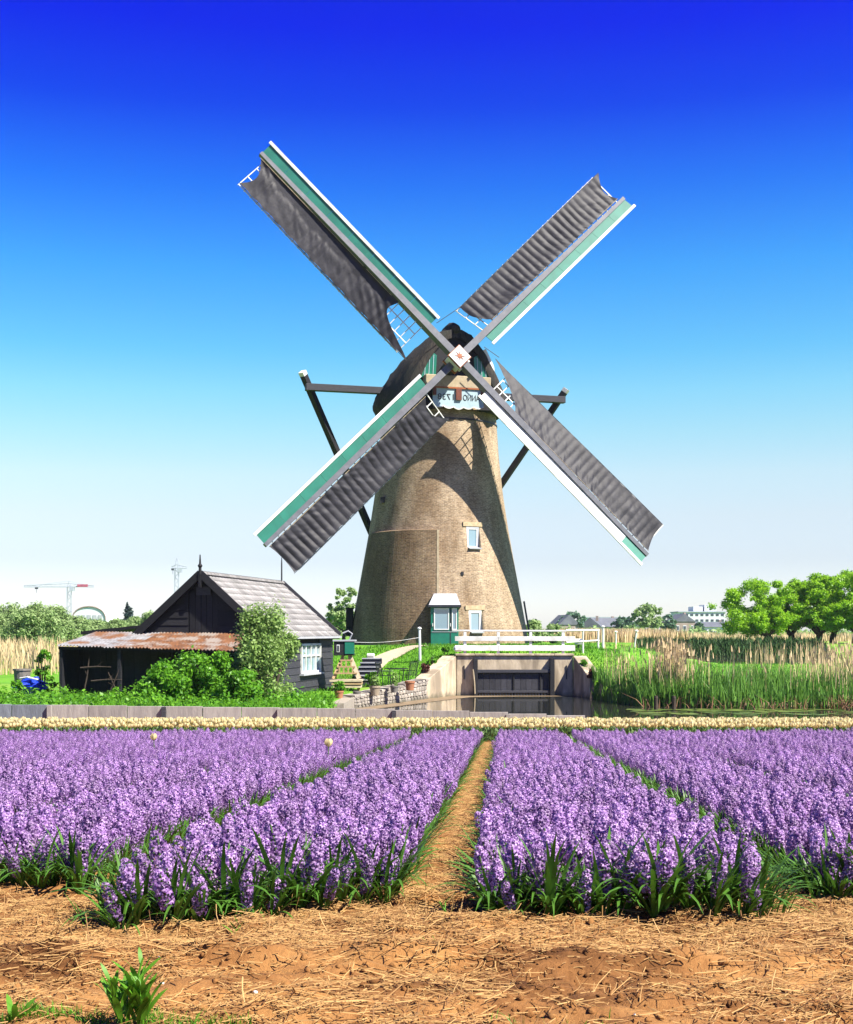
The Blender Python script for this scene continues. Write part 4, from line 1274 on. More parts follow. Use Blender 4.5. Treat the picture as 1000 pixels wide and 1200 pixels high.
# side wall boards with the window opening
wa0, wa1, wz0, wz1 = 4.3, 7.0, 1.25, 2.42
z = SG; h = 0.272
while z < EZ - 0.15:
    zt_ = min(z + h - 0.012, EZ + 0.02)
    spans = [(0.0, SL)] if (zt_ <= wz0 or z >= wz1) else [(0.0, wa0), (wa1, SL)]
    for a0, a1 in spans:
        b = MB(); b.prism([sp(a0, SH_ + 0.03, z), sp(a1, SH_ + 0.03, z), sp(a1, SH_ + 0.005, zt_), sp(a0, SH_ + 0.005, zt_)], q2 * -0.05); b.build('wall_plank', M['tarred_wood'], shed)
    z += h
R2 = Matrix((g2, q2, UP)).transposed()
b = MB(); t = 0.08
b.box(sp((wa0 + wa1) / 2, SH_ + 0.02, wz1 - t / 2), (wa1 - wa0, 0.12, t), R2); b.box(sp((wa0 + wa1) / 2, SH_ + 0.02, wz0 + t / 2), (wa1 - wa0, 0.12, t), R2)
for a in (wa0 + t / 2, wa1 - t / 2):
    b.box(sp(a, SH_ + 0.02, (wz0 + wz1) / 2), (t, 0.12, wz1 - wz0 - 2 * t), R2)
win = b.build('window', M['white_paint'], shed)
for i in range(1, 4):
    b = MB(); a = wa0 + (wa1 - wa0) * i / 4; b.box(sp(a, SH_ + 0.02, (wz0 + wz1) / 2), (0.07, 0.08, wz1 - wz0 - 2 * t), R2); b.build('glazing_bar', M['white_paint'], win)
b = MB(); b.box(sp((wa0 + wa1) / 2, SH_ + 0.021, (wz0 + wz1) / 2 + 0.1), (wa1 - wa0 - 2 * t, 0.06, 0.05), R2); b.build('glazing_bar', M['white_paint'], win)
for i in range(4):
    a = wa0 + (wa1 - wa0) * (i + 0.5) / 4; b = MB(); b.box(sp(a, SH_ - 0.02, (wz0 + wz1) / 2), ((wa1 - wa0) / 4 - 0.05, 0.02, wz1 - wz0 - 0.16), R2); b.build('pane', M['glass'], win)
b = MB(); b.box(sp((wa0 + wa1) / 2, SH_ + 0.09, wz0 - 0.04), (wa1 - wa0 + 0.2, 0.2, 0.07), R2); b.build('sill', M['grey_lead'], win)
# roof: slabs plus individual tiles on the side in view
b = MB()
for sgn in (-1, 1):
    e_ = SH_ + OV
    P = [sp(-0.25, 0, RZ - 0.06), sp(-0.25, e_ * sgn, EZ - 0.06), sp(-0.25, e_ * sgn, EZ - 0.14), sp(-0.25, 0, RZ - 0.14)]
    b.prism(P, g2 * (SL + 0.5))
roof = b.build('roof', M['black_wood'], shed)
nT, nR = 29, 10
SLn = math.hypot(SH_ + OV, RZ - EZ)
tw_, tl_ = (SL + 0.5) / nT, SLn / nR
m = MB(); vv = []; ff = []
nseg = 6
for k in range(nseg + 1):
    f_ = k / nseg
    hgt = 0.030 * math.sin(f_ * 2 * math.pi) + 0.012
    vv += [(f_ * tw_ * 1.03, 0, hgt), (f_ * tw_ * 1.03, tl_ * 1.08, hgt + 0.035), (f_ * tw_ * 1.03, tl_ * 1.08, hgt + 0.012)]
for k in range(nseg):
    p = 3 * k; ff += [(p, p + 1, p + 4, p + 3), (p + 1, p + 2, p + 5, p + 4)]
m.add(vv, ff); tme = m.mesh('tile'); tme.materials.append(M['roof_tile'])
tme.polygons.foreach_set('use_smooth', [True] * len(tme.polygons))
dn = (sp(0, SH_ + OV, EZ) - sp(0, 0, RZ)).normalized()
nm = g2.cross(dn); nm = nm if nm.z > 0 else -nm
RM = Matrix((g2, dn, nm)).transposed().to_4x4()
for i in range(nT):
    for j in range(nR):
        o = link('tile', tme, None, roof)
        p = sp(-0.25 + tw_ * i, 0, RZ) + dn * (tl_ * j) + nm * (-0.03 + ra.uniform(-.004, .006))
        o.matrix_local = Matrix.Translation(p - shed.location) @ RM @ Matrix.Rotation(ra.uniform(-.012, .012), 4, 'Z')
m = MB(); vv = []; ff = []
for k in range(7):
    a = math.pi * k / 6; 
    for L_, rr in ((0, 0.15), (0.40, 0.13)):
        vv.append((L_, rr * math.cos(a), rr * math.sin(a) * 0.9))
for k in range(6): ff.append((2 * k, 2 * k + 1, 2 * k + 3, 2 * k + 2))
m.add(vv, ff); rme = m.mesh('ridge_tile'); rme.materials.append(M['roof_tile'])
for i in range(25):
    o = link('ridge_tile', rme, None, roof); p = sp(-0.25 + 0.38 * i, 0, RZ - 0.03)
    o.matrix_local = Matrix.Translation(p - shed.location) @ Matrix((g2, q2, UP)).transposed().to_4x4()
for sgn in (-1, 1):
    b = MB(); b.beam(sp(-0.28, 0.0, RZ + 0.0), sp(-0.28, (SH_ + OV) * sgn, EZ - 0.02), 0.06, 0.26, g2.cross(dn)); b.build('bargeboard', M['black_wood'], roof)
b = MB(); b.beam(sp(SL + 0.27, 0.0, RZ + 0.02), sp(SL + 0.27, SH_ + OV, EZ + 0.02), 0.06, 0.22, nm); b.build('bargeboard', M['tarred_wood'], roof)
b = MB(); b.beam(sp(-0.22, SH_ + OV + 0.05, EZ - 0.06), sp(SL + 0.25, SH_ + OV + 0.05, EZ - 0.06), 0.09, 0.08); b.build('gutter', M['grey_lead'], roof)
b = MB(); b.lathe([(0.07, 0), (0.05, 0.25), (0.09, 0.32), (0.04, 0.40), (0.02, 0.72)], sp(-0.28, 0, RZ - 0.05), 8); b.box(sp(-0.28, 0, RZ - 0.25), (0.12, 0.10, 0.5), R2); b.build('finial', M['black_wood'], roof)
b = MB(); b.lathe([(0.035, 0), (0.03, 0.9), (0.015, 1.15)], sp(SL + 0.2, 0, RZ - 0.05), 6); b.build('finial', M['iron'], roof)

# ------------------------------------------------------------------ lean-to with corrugated roof
lt = empty('lean_to', tuple(sp(-2.8, -1.0, SG)), 'open black lean-to with a corrugated metal roof, half of it rusty', 'lean-to')
q0_, q1_ = -4.15, 2.62; zf, zb = 2.33, 2.80
nS = 8; wS = (q1_ - q0_) / nS
for i in range(nS):
    m = MB(); vv = []; ff = []
    nw = 36; jit = ra.uniform(-0.05, 0.06); dz = ra.uniform(-0.01, 0.02); sagl = ra.uniform(0, .03)
    for k in range(nw + 1):
        f_ = k / nw; q = q0_ + wS * (i + f_ * 1.04)
        hgt = 0.026 * math.sin(f_ * 2 * math.pi * 7)
        for a_, zz_ in ((-3.05 + jit, zf), (-1.5, (zf + zb) / 2 - sagl), (0.02, zb)):
            zq = zz_ - 0.02 * i * (1 if a_ < -1 else 0.2) + 0.07
            vv.append(sp(a_, q, zq + hgt + dz))
        vv.append(sp(-3.05 + jit, q, zf - 0.02 * i + 0.07 + hgt + dz - 0.012))
    for k in range(nw):
        p = 4 * k; ff += [(p, p + 1, p + 5, p + 4), (p + 1, p + 2, p + 6, p + 5), (p + 3, p, p + 4, p + 7)]
    m.add(vv, ff); m.build('roof_sheet', M['rusty_sheet'] if i >= 3 else M['grey_sheet'], lt, smooth=False)
for q in (q0_ + 0.1, -1.9, 0.3, q1_ - 0.15):
    b = MB(); b.box(sp(-2.85, q, (SG + zf - 0.1) / 2), (0.12, 0.12, zf - SG - 0.0), R2); b.build('post', M['black_wood'], lt)
b = MB(); b.beam(sp(-2.85, q0_, zf + 0.0), sp(-2.85, q1_, zf - 0.12), 0.10, 0.10); b.build('eaves_beam', M['black_wood'], lt)
for i in range(15):
    a0 = -2.75 + 0.185 * i; b = MB(); b.box(sp(a0, q0_ + 0.12, (SG + zf) / 2), (0.175, 0.04, zf - SG), R2); b.build('side_plank', M['black_wood'], lt)
for i in range(30):
    q = q0_ + 0.2 + 0.215 * i; b = MB(); b.box(sp(-1.6, q, (SG + zf) / 2 + 0.05), (0.03, 0.205, zf - SG), R2); b.build('back_plank', M['black_wood'], lt)
# rails and broken sticks leaning in the opening
STICKS = ['long upright branch standing in the dark lean-to opening', 'level branch lashed across the lean-to opening at waist height', 'high level branch across the top of the lean-to opening',
          'slanting branch rising towards the lean-to post', 'slanting branch crossing the other slanting one in the lean-to', 'branch lying low on the ground inside the lean-to']
for i, (qa_, za, qb_, zb_) in enumerate(((-3.2, 0.7, -3.0, 2.0), (-2.9, 1.2, -1.8, 1.25), (-3.3, 1.65, -2.2, 1.68), (-2.4, 0.5, -1.9, 1.6), (-1.9, 0.5, -2.3, 1.5), (-1.6, 0.62, -0.2, 0.66))):
    e = empty('loose_stick', tuple(sp(-2.95, qa_, za)), STICKS[i], 'stick', 'sticks in the lean-to')
    b = MB(); pA, pB = sp(-2.95, qa_, za), sp(-2.9, qb_, zb_); mid = pA.lerp(pB, 0.5) + q2 * 0.04 + UP * 0.03
    b.tube([pA, mid, pB], [0.03, 0.026, 0.016], 6); b.build('branch', M['bark'], e)
    b = MB(); b.tube([mid, mid + (pB - pA).normalized().cross(g2) * 0.18 + (pB - pA) * 0.2], [0.014, 0.007], 5); b.build('twig', M['bark'], e)
# flat-roofed black annex behind the lean-to
an = empty('annex', tuple(sp(1.5, -3.6, SG)), 'low black annex with a flat tarred roof behind the lean-to', 'annex')
b = MB(); b.prism([sp(0.4, -4.95, 2.78), sp(0.4, -2.2, 3.06), sp(0.4, -2.2, 3.17), sp(0.4, -4.95, 2.90)], g2 * 3.4); b.build('roof', M['black_wood'], an)
for i in range(12):
    q = -4.85 + 0.215 * i; b = MB(); b.box(sp(0.55, q, (SG + 2.6) / 2), (0.04, 0.205, 2.6 - SG), R2); b.build('front_plank', M['black_wood'], an)
for i in range(14):
    b = MB(); b.box(sp(0.65 + 0.215 * i, -4.93, (SG + 2.58) / 2), (0.205, 0.04, 2.58 - SG), R2); b.build('side_plank', M['black_wood'], an)

# blue tarpaulin bundle and bucket
x, d = X(37, 46), 46.0
e = empty('blue_bundle', (x, d, gz(x, d)), 'crumpled bright blue tarpaulin bundle lying in the grass', 'tarpaulin')
r_ = np.random.default_rng(4); m = MB(); vv = []; ff = []
for i in range(9):
    for j in range(14):
        a = 2 * math.pi * j / 14; t = i / 8; rr = math.sin(math.pi * (0.08 + 0.8 * t)) * (0.40 + 0.10 * r_.normal())
        vv.append((x + rr * math.cos(a) * 1.15, d + rr * math.sin(a) * 0.8, gz(x, d) + 0.25 + 0.85 * t * (0.75 + 0.1 * r_.random())))
for i in range(8):
    for j in range(14): ff.append((i * 14 + j, i * 14 + (j + 1) % 14, (i + 1) * 14 + (j + 1) % 14, (i + 1) * 14 + j))
m.add(vv, ff); m.build('sheet', M['blue_plastic'], e)
b = MB(); b.tube([(x - 0.3, d - 0.35, gz(x, d) + 0.9), (x, d - 0.45, gz(x, d) + 0.95), (x + 0.35, d - 0.35, gz(x, d) + 0.85)], 0.03, 6); b.build('tie_rope', M['white_paint'], e)
x, d = X(26, 46.6), 46.6
e = empty('bucket', (x, d, gz(x, d) + 0.35), 'grey plastic bucket standing behind the blue bundle', 'bucket')
b = MB(); b.lathe([(0.22, 0), (0.30, 0.8), (0.33, 0.8), (0.33, 0.86), (0.27, 0.86), (0.2, 0.05)], tuple(e.location), 16, cap=False); b.build('body', M['pot_grey'], e)
b = MB(); b.tube([(x - 0.3, d, e.location.z + 0.84), (x - 0.2, d - 0.2, e.location.z + 0.6), (x + 0.2, d - 0.2, e.location.z + 0.6), (x + 0.3, d, e.location.z + 0.84)], 0.012, 5); b.build('handle', M['iron'], e)

# ------------------------------------------------------------------ grey board revetment at the end of the field
rv = empty('board_wall', (-4.5, 34.55, 0.3), 'long low wall of weathered grey boards behind the yellow tulips', 'wall')
xw = -16.0; i = 0
while xw < 3.6:
    wd = 1.02 if i % 4 else 0.98
    u = 500 + xw * F / 34.55
    vtop = np.interp(u, [-300, 0, 200, 400, 540, 640], [823, 825.5, 828, 830.5, 834, 838.5]) + ra.uniform(-.3, .3)
    zt_ = Z(vtop, 34.55)
    b = MB(); b.box((xw + wd / 2, 34.55 + ra.uniform(-.012, .012), (zt_ + 0.1) / 2), (wd - 0.014, 0.06, zt_ - 0.1)); b.build('board', M['blue_board'] if u < 45 else M['wall_board'], rv, bevel=0.006)
    if i % 3 == 0:
        b = MB(); b.box((xw, 34.47, (zt_ + 0.1) / 2), (0.11, 0.09, zt_ - 0.12)); b.build('stake', M['tarred_wood'] if i % 2 else M['wall_board'], rv)
    xw += wd; i += 1

# ------------------------------------------------------------------ vegetation helpers
def blades(xy, z0, h, wd, lean, seed, bend=0.35):
    """grass / reed blades, two quads each (6 verts): xy (n,2), z0, h, wd arrays"""
    r = np.random.default_rng(seed); n = len(xy)
    h = np.broadcast_to(h, n); wd = np.broadcast_to(wd, n)
    a = r.random(n) * 2 * np.pi; fa = r.random(n) * np.pi
    ln = np.abs(r.normal(size=n)) * lean * h
    dx = np.cos(a) * ln; dy = np.sin(a) * ln
    sx = np.cos(fa) * wd / 2; sy = np.sin(fa) * wd / 2
    V = np.zeros((n, 6, 3))
    for k, (t, ws) in enumerate(((0, 1.0), (0.55, 0.85), (1.0, 0.12))):
        off = t ** (1 + bend * 2)
        zz = z0 + h * t * (1 - 0.15 * lean * t)
        V[:, 2 * k] = np.stack([xy[:, 0] + dx * off - sx * ws, xy[:, 1] + dy * off - sy * ws, zz], 1)
        V[:, 2 * k + 1] = np.stack([xy[:, 0] + dx * off + sx * ws, xy[:, 1] + dy * off + sy * ws, zz], 1)
    base = np.arange(n)[:, None] * 6
    Q = np.concatenate([base + np.array([0, 1, 3, 2]), base + np.array([2, 3, 5, 4])], 0)
    return V.reshape(-1, 3), Q


def merge(parts):
    Vs, Qs, n = [], [], 0
    for V, Q in parts:
        Vs.append(V); Qs.append(Q + n); n += len(V)
    return np.concatenate(Vs), np.concatenate(Qs)


def limb(b, p, d, L, r, depth, tips, rr):
    """recursive wavy limb"""
    pts = [p.copy()]; rs = [r]; q = p.copy(); dd = d.copy()
    for k in range(4):
        dd = (dd + Vector((rr.uniform(-.22, .22), rr.uniform(-.22, .22), rr.uniform(-.08, .16)))).normalized()
        q = q + dd * L / 4; pts.append(q.copy()); rs.append(r * (1 - 0.14 * (k + 1)))
    b.tube(pts, rs, 7 if depth > 1 else 5)
    if depth <= 0:
        tips.append(q); return
    for k in range(3 if depth > 1 else 2):
        a = rr.uniform(0, 2 * math.pi)
        nd = (dd * 0.7 + Vector((math.cos(a), math.sin(a), rr.uniform(0.0, 0.5))) * 0.75).normalized()
        limb(b, q if k else pts[3], nd, L * rr.uniform(0.6, 0.8), rs[-1] * 0.75, depth - 1, tips, rr)
    tips.append(q)


def tree(name, lab, cat, x, d, h, cw, n, leaf, m, group, seed, trunk_h=0.28, lean=0.0, squash=1.0, crown_off=0.0, trunk_r=None):
    rr = random.Random(seed); zg = gz(x, d)
    e = empty(name, (x, d, zg), lab, cat, group)
    b = MB(); tips = []
    tr = trunk_r or h * 0.03
    t0 = Vector((x, d, zg - 0.15)); th = h * trunk_h
    t1 = Vector((x + lean * th, d, zg + th))
    b.tube([t0, t0.lerp(t1, 0.5) + Vector((rr.uniform(-.05, .05) * h, 0, 0)) * 0.4, t1], [tr * 1.4, tr * 1.05, tr], 8)
    nl = 5
    for k in range(nl):
        a = 2 * math.pi * k / nl + rr.uniform(-.3, .3)
        limb(b, t1 - Vector((0, 0, rr.uniform(0, th * 0.25))), Vector((math.cos(a) * 0.9, math.sin(a) * 0.9, rr.uniform(0.4, 0.9))).normalized(), h * 0.24, tr * 0.6, 2, tips, rr)
    b.build('trunk', M['bark'], e, smooth=True)
    cs = []; rs = []
    cz = zg + th + (h - th) * 0.48
    for k in range(64):
        a = rr.uniform(0, 2 * math.pi); t = rr.uniform(-0.85, 0.98)
        prof_ = math.sqrt(max(0.05, 1 - abs(t) ** 2.4))
        q = prof_ * rr.uniform(0.4, 1.06)
        cs.append((x + crown_off + math.cos(a) * q * cw / 2, d + math.sin(a) * q * cw / 2, cz + t * (h - th) * 0.47)); rs.append(cw * rr.uniform(0.035, 0.115))
    for p in tips:
        if abs(p.x - x) < cw * 0.55 and p.z < zg + h:
            cs.append(tuple(p)); rs.append(cw * rr.uniform(0.05, 0.10))
    rs_ = np.array([(r, r, r * 0.75 * squash) for r in rs])
    V, Q = leaf_cloud(n, cs, rs_, leaf, 0.5, seed, 1.6, 0.35)
    foliage('crown', V, Q, m, e)
    return e


def shrub(name, lab, x, d, h, wd, n, leaf, m, group, seed, dense=26, flat=1.0, stem=True, upright=False):
    rr = random.Random(seed); zg = gz(x, d)
    e = empty(name, (x, d, zg), lab, 'shrub' if name != 'bush' else 'bush', group)
    if stem:
        b = MB(); tips = []
        for k in range(6):
            a = rr.uniform(0, 2 * math.pi); t = rr.uniform(0.1, 0.38)
            p = Vector((x + math.cos(a) * 0.1, d + math.sin(a) * 0.1, zg - 0.1)); q = Vector((x + math.cos(a) * wd * t, d + math.sin(a) * wd * t, zg + h * rr.uniform(0.6, 0.88)))
            b.tube([p, p.lerp(q, 0.5) + Vector((0, 0, h * 0.05)), q], [0.012 * h + 0.01, 0.009 * h + 0.006, 0.004], 5)
        b.build('stems', M['bark'], e)
    cs = []; rs = []
    for k in range(dense):
        a = rr.uniform(0, 2 * math.pi); t = rr.random()
        if upright: prof_ = 0.35 + 0.65 * math.sin(math.pi * (0.12 + 0.78 * t))
        else: prof_ = math.sqrt(max(0.04, 1 - (t * 0.98) ** 2.2))
        q = prof_ * math.sqrt(rr.random())
        cs.append((x + math.cos(a) * q * wd * 0.44, d + math.sin(a) * q * wd * 0.44 * flat, zg + h * (0.06 + 0.86 * t))); rs.append(wd * rr.uniform(0.09, 0.17))
    V, Q = leaf_cloud(n, cs, np.array([(r, r * flat, r * (1.3 if upright else 0.8)) for r in rs]), leaf, 0.45, seed, 1.9, 0.35)
    foliage('foliage', V, Q, m, e)
    return e


# ------------------------------------------------------------------ trees on the right by the pond
TG = 'broad trees beside the pond'
for i, (u, d, vt_, wpx, lean, off, lab) in enumerate((
        (903, 108, 681, 100, -0.25, -1.2, 'broad low green tree with a forked trunk standing nearest the pond'),
        (931, 112, 679, 78, -0.3, -0.4, 'green tree leaning towards its neighbour between the forked tree and the tallest trees'),
        (958, 110, 673, 74, 0.25, 0.2, 'green tree on a dark crooked trunk, second after the forked one from the pond'),
        (977, 115, 667, 84, 0.1, 0.3, 'tallest green tree with an upright trunk in the group by the pond'),
        (1002, 109, 670, 100, 0.2, 0.8, 'wide green tree at the far end of the group, dark trunk'))):
    x = X(u, d); zg = gz(x, d)
    tree('orchard_tree', lab, 'tree', x, d, Z(vt_, d) - zg, wpx * d / F, 38000, 0.105, M['tree_leaf'], TG, 40 + i, 0.15, lean, 1.0, off, 0.26)

# far trees around the houses
FT = 'distant trees among the houses'
for i, (u, d, vt_, wpx, n, m, lab) in enumerate((
        (671, 300, 717, 34, 2600, 'far_dark_leaf', 'round distant tree behind the first grey gabled house'),
        (760, 250, 707, 36, 3600, 'far_leaf', 'tall pale distant tree rising above the other trees by the houses'),
        (728, 270, 723, 22, 1800, 'far_dark_leaf', 'dark low distant tree beside the tall pale one'),
        (741, 262, 722, 20, 1600, 'far_dark_leaf', 'dark distant tree touching the tall pale tree'),
        (783, 262, 720, 20, 1800, 'far_dark_leaf', 'compact dark round distant tree between the pale tree and the white flats'),
        (820, 270, 729, 13, 900, 'far_dark_leaf', 'small dark ball shaped tree before the white flats'),
        (404, 120, 686, 40, 5200, 'far_leaf', 'pale rounded tree standing between the shed and the mill'),
        (396, 170, 712, 26, 2000, 'far_leaf', 'low pale tree behind the shed roof end'))):
    x = X(u, d); zg = gz(x, d)
    tree('far_tree', lab, 'tree', x, d, Z(vt_, d) - zg, wpx * d / F, n, 0.0027 * d * 0.5, M[m], FT, 60 + i, 0.18, 0, 1.0)

# willow scrub at the left horizon
WG = 'willow scrub along the left horizon'
labs = ['pale willow scrub at the far end of the row, tallest of all', 'rounded pale willow bush in the thick of the scrub row', 'tall willow bush in the scrub row before the crane mast', 'willow bush in the scrub row just before the barrel roofed hall',
        'low willow bush below the barrel roofed hall', 'low green bush below the dark conifer', 'green bush behind the black annex roof', 'tall green bush showing beside the shed gable slope', 'willow bush at the outer end of the scrub row']
for i, (u, d, vt_, wpx) in enumerate(((8, 118, 711, 52), (38, 112, 709, 50), (66, 116, 713, 44), (88, 122, 724, 36), (112, 126, 729, 36), (134, 124, 728, 34), (156, 128, 724, 32), (178, 120, 719, 32), (-22, 114, 712, 50))):
    x = X(u, d); zg = gz(x, d)
    shrub('willow_bush', labs[i], x, d, Z(vt_, d) - zg, wpx * d / F * 1.35, 9500, 0.12, M['far_leaf'], WG, 80 + i, 64, 0.8)
# bushes right behind the mill
for i, (u, d, vt_, wpx, lab) in enumerate(((628, 95, 727, 30, 'pale green bush showing beside the foot of the mill tower'), (648, 105, 729, 26, 'small bush between the mill and the first grey house'))):
    x = X(u, d); zg = gz(x, d)
    shrub('bush', lab, x, d, Z(vt_, d) - zg, wpx * d / F * 1.1, 2600, 0.13, M['far_leaf'], 'bushes behind the mill', 100 + i, 22)

# conifer
x, d = X(150.5, 210), 210.0; zg = gz(x, d)
e = empty('conifer', (x, d, zg), 'dark bluish conifer rising behind the willow scrub', 'tree')
hC = Z(707.5, d) - zg
b = MB(); b.tube([(x, d, zg), (x, d, zg + hC)], [0.18, 0.03], 6); b.build('trunk', M['bark'], e)
cs = []; rs = []
for k in range(16):
    t = k / 15; cs.append((x + random.uniform(-.25, .25), d, zg + hC * (0.25 + 0.72 * t))); rs.append((1.15 * (1 - t) + 0.15, 1.15 * (1 - t) + 0.15, 0.35))
V, Q = leaf_cloud(2400, cs, np.array(rs), 0.26, 0.0, 9); foliage('crown', V, Q, M['conifer_leaf'], e)

# ------------------------------------------------------------------ shrubs round the shed
x, d = X(312, 42.6), 42.6
shrub('willow_shrub', 'tall airy grey-green willow shrub growing against the shed corner', x, d, Z(716, d) - gz(x, d), 2.75, 17000, 0.060, M['willow_leaf'], 'shrubs in front of the shed', 120, 46, 1.0, True, True)
for i, (u, d, vt_, wd, n, lab) in enumerate(((248, 41.5, 761, 2.7, 14000, 'dense bright green bush beside the willow shrub under the rusty roof'),
                                            (196, 41.0, 776, 2.2, 9000, 'low bright green bush under the grey part of the corrugated roof'),
                                            (283, 40.5, 783, 1.6, 5500, 'small bright green bush at the foot of the willow shrub'),
                                            (52, 47.5, 757, 0.9, 1500, 'small leafy elder bush at the outer corner of the lean-to'),
                                            (20, 45, 792, 0.6, 500, 'little round bush next to the grey bucket'))):
    x = X(u, d)
    shrub('bush', lab, x, d, Z(vt_, d) - gz(x, d), wd, n, 0.065, M['bright_leaf'], 'shrubs in front of the shed', 130 + i, 30)
# garden shrubs on the bank
for i, (u, d, vt_, wd, n, m, lab) in enumerate(((497, 57.3, 776, 0.75, 500, 'red_leaf', 'reddish brown leaved shrub on the grass bank above the quay'),
                                               (508, 58.6, 766, 0.85, 700, 'bright_leaf', 'leafy green bush on the bank near the red shrub'),
                                               (521, 59.8, 757, 0.7, 600, 'bright_leaf', 'leafy green bush in front of the green door'),
                                               (437, 55.6, 786, 0.9, 800, 'bright_leaf', 'bright green plant at the foot of the garden steps'),
                                               (686, 58.2, 773, 0.6, 400, 'bright_leaf', 'small green plant beside the wing wall in the meadow'),
                                               (695, 57.0, 786, 0.55, 400, 'red_leaf', 'rusty brown leaved plant beside the wing wall'))):
    x = X(u, d)
    shrub('shrub', lab, x, d, max(0.4, Z(vt_, d) - gz(x, d)), wd, n, 0.075, M[m], 'shrubs on the grass bank', 150 + i, 14)

# ------------------------------------------------------------------ ground cover and reeds (stuff)
def scatter_xy(n, x0, x1, y0, y1, seed):
    r = np.random.default_rng(seed); return np.stack([r.uniform(x0, x1, n), r.uniform(y0, y1, n)], 1)


# nettles and grass before the shed
xy = scatter_xy(15000, -17, -2.9, 35.3, 44.5, 1); zz = ground_z(xy[:, 0], xy[:, 1])
k1 = blades(xy, zz, 0.25 + 0.35 * np.random.default_rng(2).random(len(xy)), 0.03, 0.5, 3)
rr_ = np.random.default_rng(8)
xy2 = scatter_xy(300, -17, -3.2, 36, 43.5, 5); z2 = ground_z(xy2[:, 0], xy2[:, 1])
hh2 = 0.18 + 0.28 * rr_.random(300)
V, Q = leaf_cloud(15000, np.stack([xy2[:, 0], xy2[:, 1], z2 + hh2], 1), np.stack([0.35 + 0.2 * rr_.random(300)] * 2 + [hh2 * 0.9], 1), 0.075, 0.6, 6, 1.7, 0.4)
V, Q = merge([k1, (V, Q)])
tag(foliage('ground_cover', V, Q, M['bright_leaf']), 'thick bright green nettles and grass between the board wall and the shed', 'ground cover', kind='stuff')

# lawn blades on the bank around the mill and right meadow edge
xy = np.concatenate([scatter_xy(16000, -5, 9.5, 55.5, 64.5, 11), scatter_xy(5000, 8, 26, 55, 72, 12), scatter_xy(3000, -8, -3, 48, 60, 13)])
s_ = np.minimum(np.minimum(xy[:, 0] - np.interp(xy[:, 1], *XL), np.interp(xy[:, 0], *YF) - xy[:, 1]), xy[:, 1] - 36.3)
pdist = np.min(np.hypot(xy[:, :1] - px_[None], xy[:, 1:] - py_[None]), 1)
xy = xy[(s_ < -0.75) & (pdist > 0.6) & (np.hypot(xy[:, 0] - MX, xy[:, 1] - MY) > 4.9)]; zz = ground_z(xy[:, 0], xy[:, 1])
V, Q = blades(xy, zz - 0.02, 0.08 + 0.12 * rr_.random(len(xy)), 0.035, 0.6, 14)
tag(foliage('lawn_grass', V, Q, M['grass_blade']), 'bright green grass on the bank around the mill', 'grass', kind='stuff')

# green reeds along the right shore
n = 15000
xy = np.stack([rr_.uniform(7.2, 34, n), np.zeros(n)], 1); t = rr_.random(n) ** 1.2
ysh = np.interp(xy[:, 0], *YF)
xy[:, 1] = ysh - 0.25 + t * np.interp(xy[:, 0], [7, 9, 12, 34], [1.3, 2.6, 4.2, 5.5]) + 0.35 * vnoise(xy[:, 0] * 0.8, 4)
dens = 0.55 + 1.1 * vnoise(xy[:, 0] * 0.45, xy[:, 1] * 0.3 + 7); keep = rr_.random(n) < np.clip(dens + 0.25, 0.15, 1); xy = xy[keep]
hh = np.interp(xy[:, 0], [7, 8.2, 10, 16, 34], [0.6, 1.0, 1.2, 1.4, 1.7]) * (0.65 + 0.5 * rr_.random(len(xy))) * (1 + 0.5 * vnoise(xy[:, 0] * 0.6, 2))
zz = np.maximum(ground_z(xy[:, 0], xy[:, 1]), -0.15)
V, Q = blades(xy, zz, hh, 0.045, 0.22, 22)
tag(foliage('green_reeds', V, Q, M['reed_green']), 'band of green reeds growing along the far canal bank', 'reeds', kind='stuff')
# old tan reed stems rising above them in clumps
n = 5200
xx = np.concatenate([rr_.normal(9.75, 0.3, 230), rr_.normal(9.2, 0.3, 90), rr_.normal(8.0, 0.25, 60), rr_.uniform(8.5, 15, 130), rr_.normal(17.5, 1.3, 330), rr_.normal(21, 2.2, 700), rr_.uniform(15, 34, 900)])
yy = np.interp(xx, *YF) + 0.2 + rr_.random(len(xx)) * np.interp(xx, [8, 12, 18, 34], [1.5, 3, 6, 9])
hh = np.interp(xx, [8, 9.7, 11.5, 18, 34], [1.9, 2.2, 1.9, 1.9, 1.95]) * (0.7 + 0.45 * rr_.random(len(xx)))
xy = np.stack([xx, yy], 1); zz = np.maximum(ground_z(xx, yy), -0.1)
V1, Q1 = blades(xy, zz, hh, 0.022, 0.08, 23)
# feathery heads
nh = len(xx); sel = rr_.random(nh) < 0.5
V2, Q2 = blades(xy[sel], zz[sel] + hh[sel] * 0.86, np.full(sel.sum(), 0.26), 0.06, 0.25, 23)
V, Q = merge([(V1, Q1), (V2, Q2)])
tag(foliage('dry_reeds', V, Q, M['dry_stem']), 'tall dry tan reed stems standing above the green reeds', 'reeds', kind='stuff')
# dry reeds in and around the pond
xx = np.concatenate([rr_.uniform(17.3, 27, 70), rr_.normal(18.5, .35, 30), rr_.normal(21, .5, 40), rr_.normal(23, .4, 30)]); yy = 70.8 + 1.6 * rr_.random(len(xx)); hh = 1.0 + 0.9 * rr_.random(len(xx))
V, Q = blades(np.stack([xx, yy], 1), ground_z(xx, yy) - 0.05, hh * 0.8, 0.03, 0.12, 24)
tag(foliage('pond_reeds', V, Q, M['dry_stem']), 'sparse dry reed stems at the near edge of the pond', 'reeds', kind='stuff')
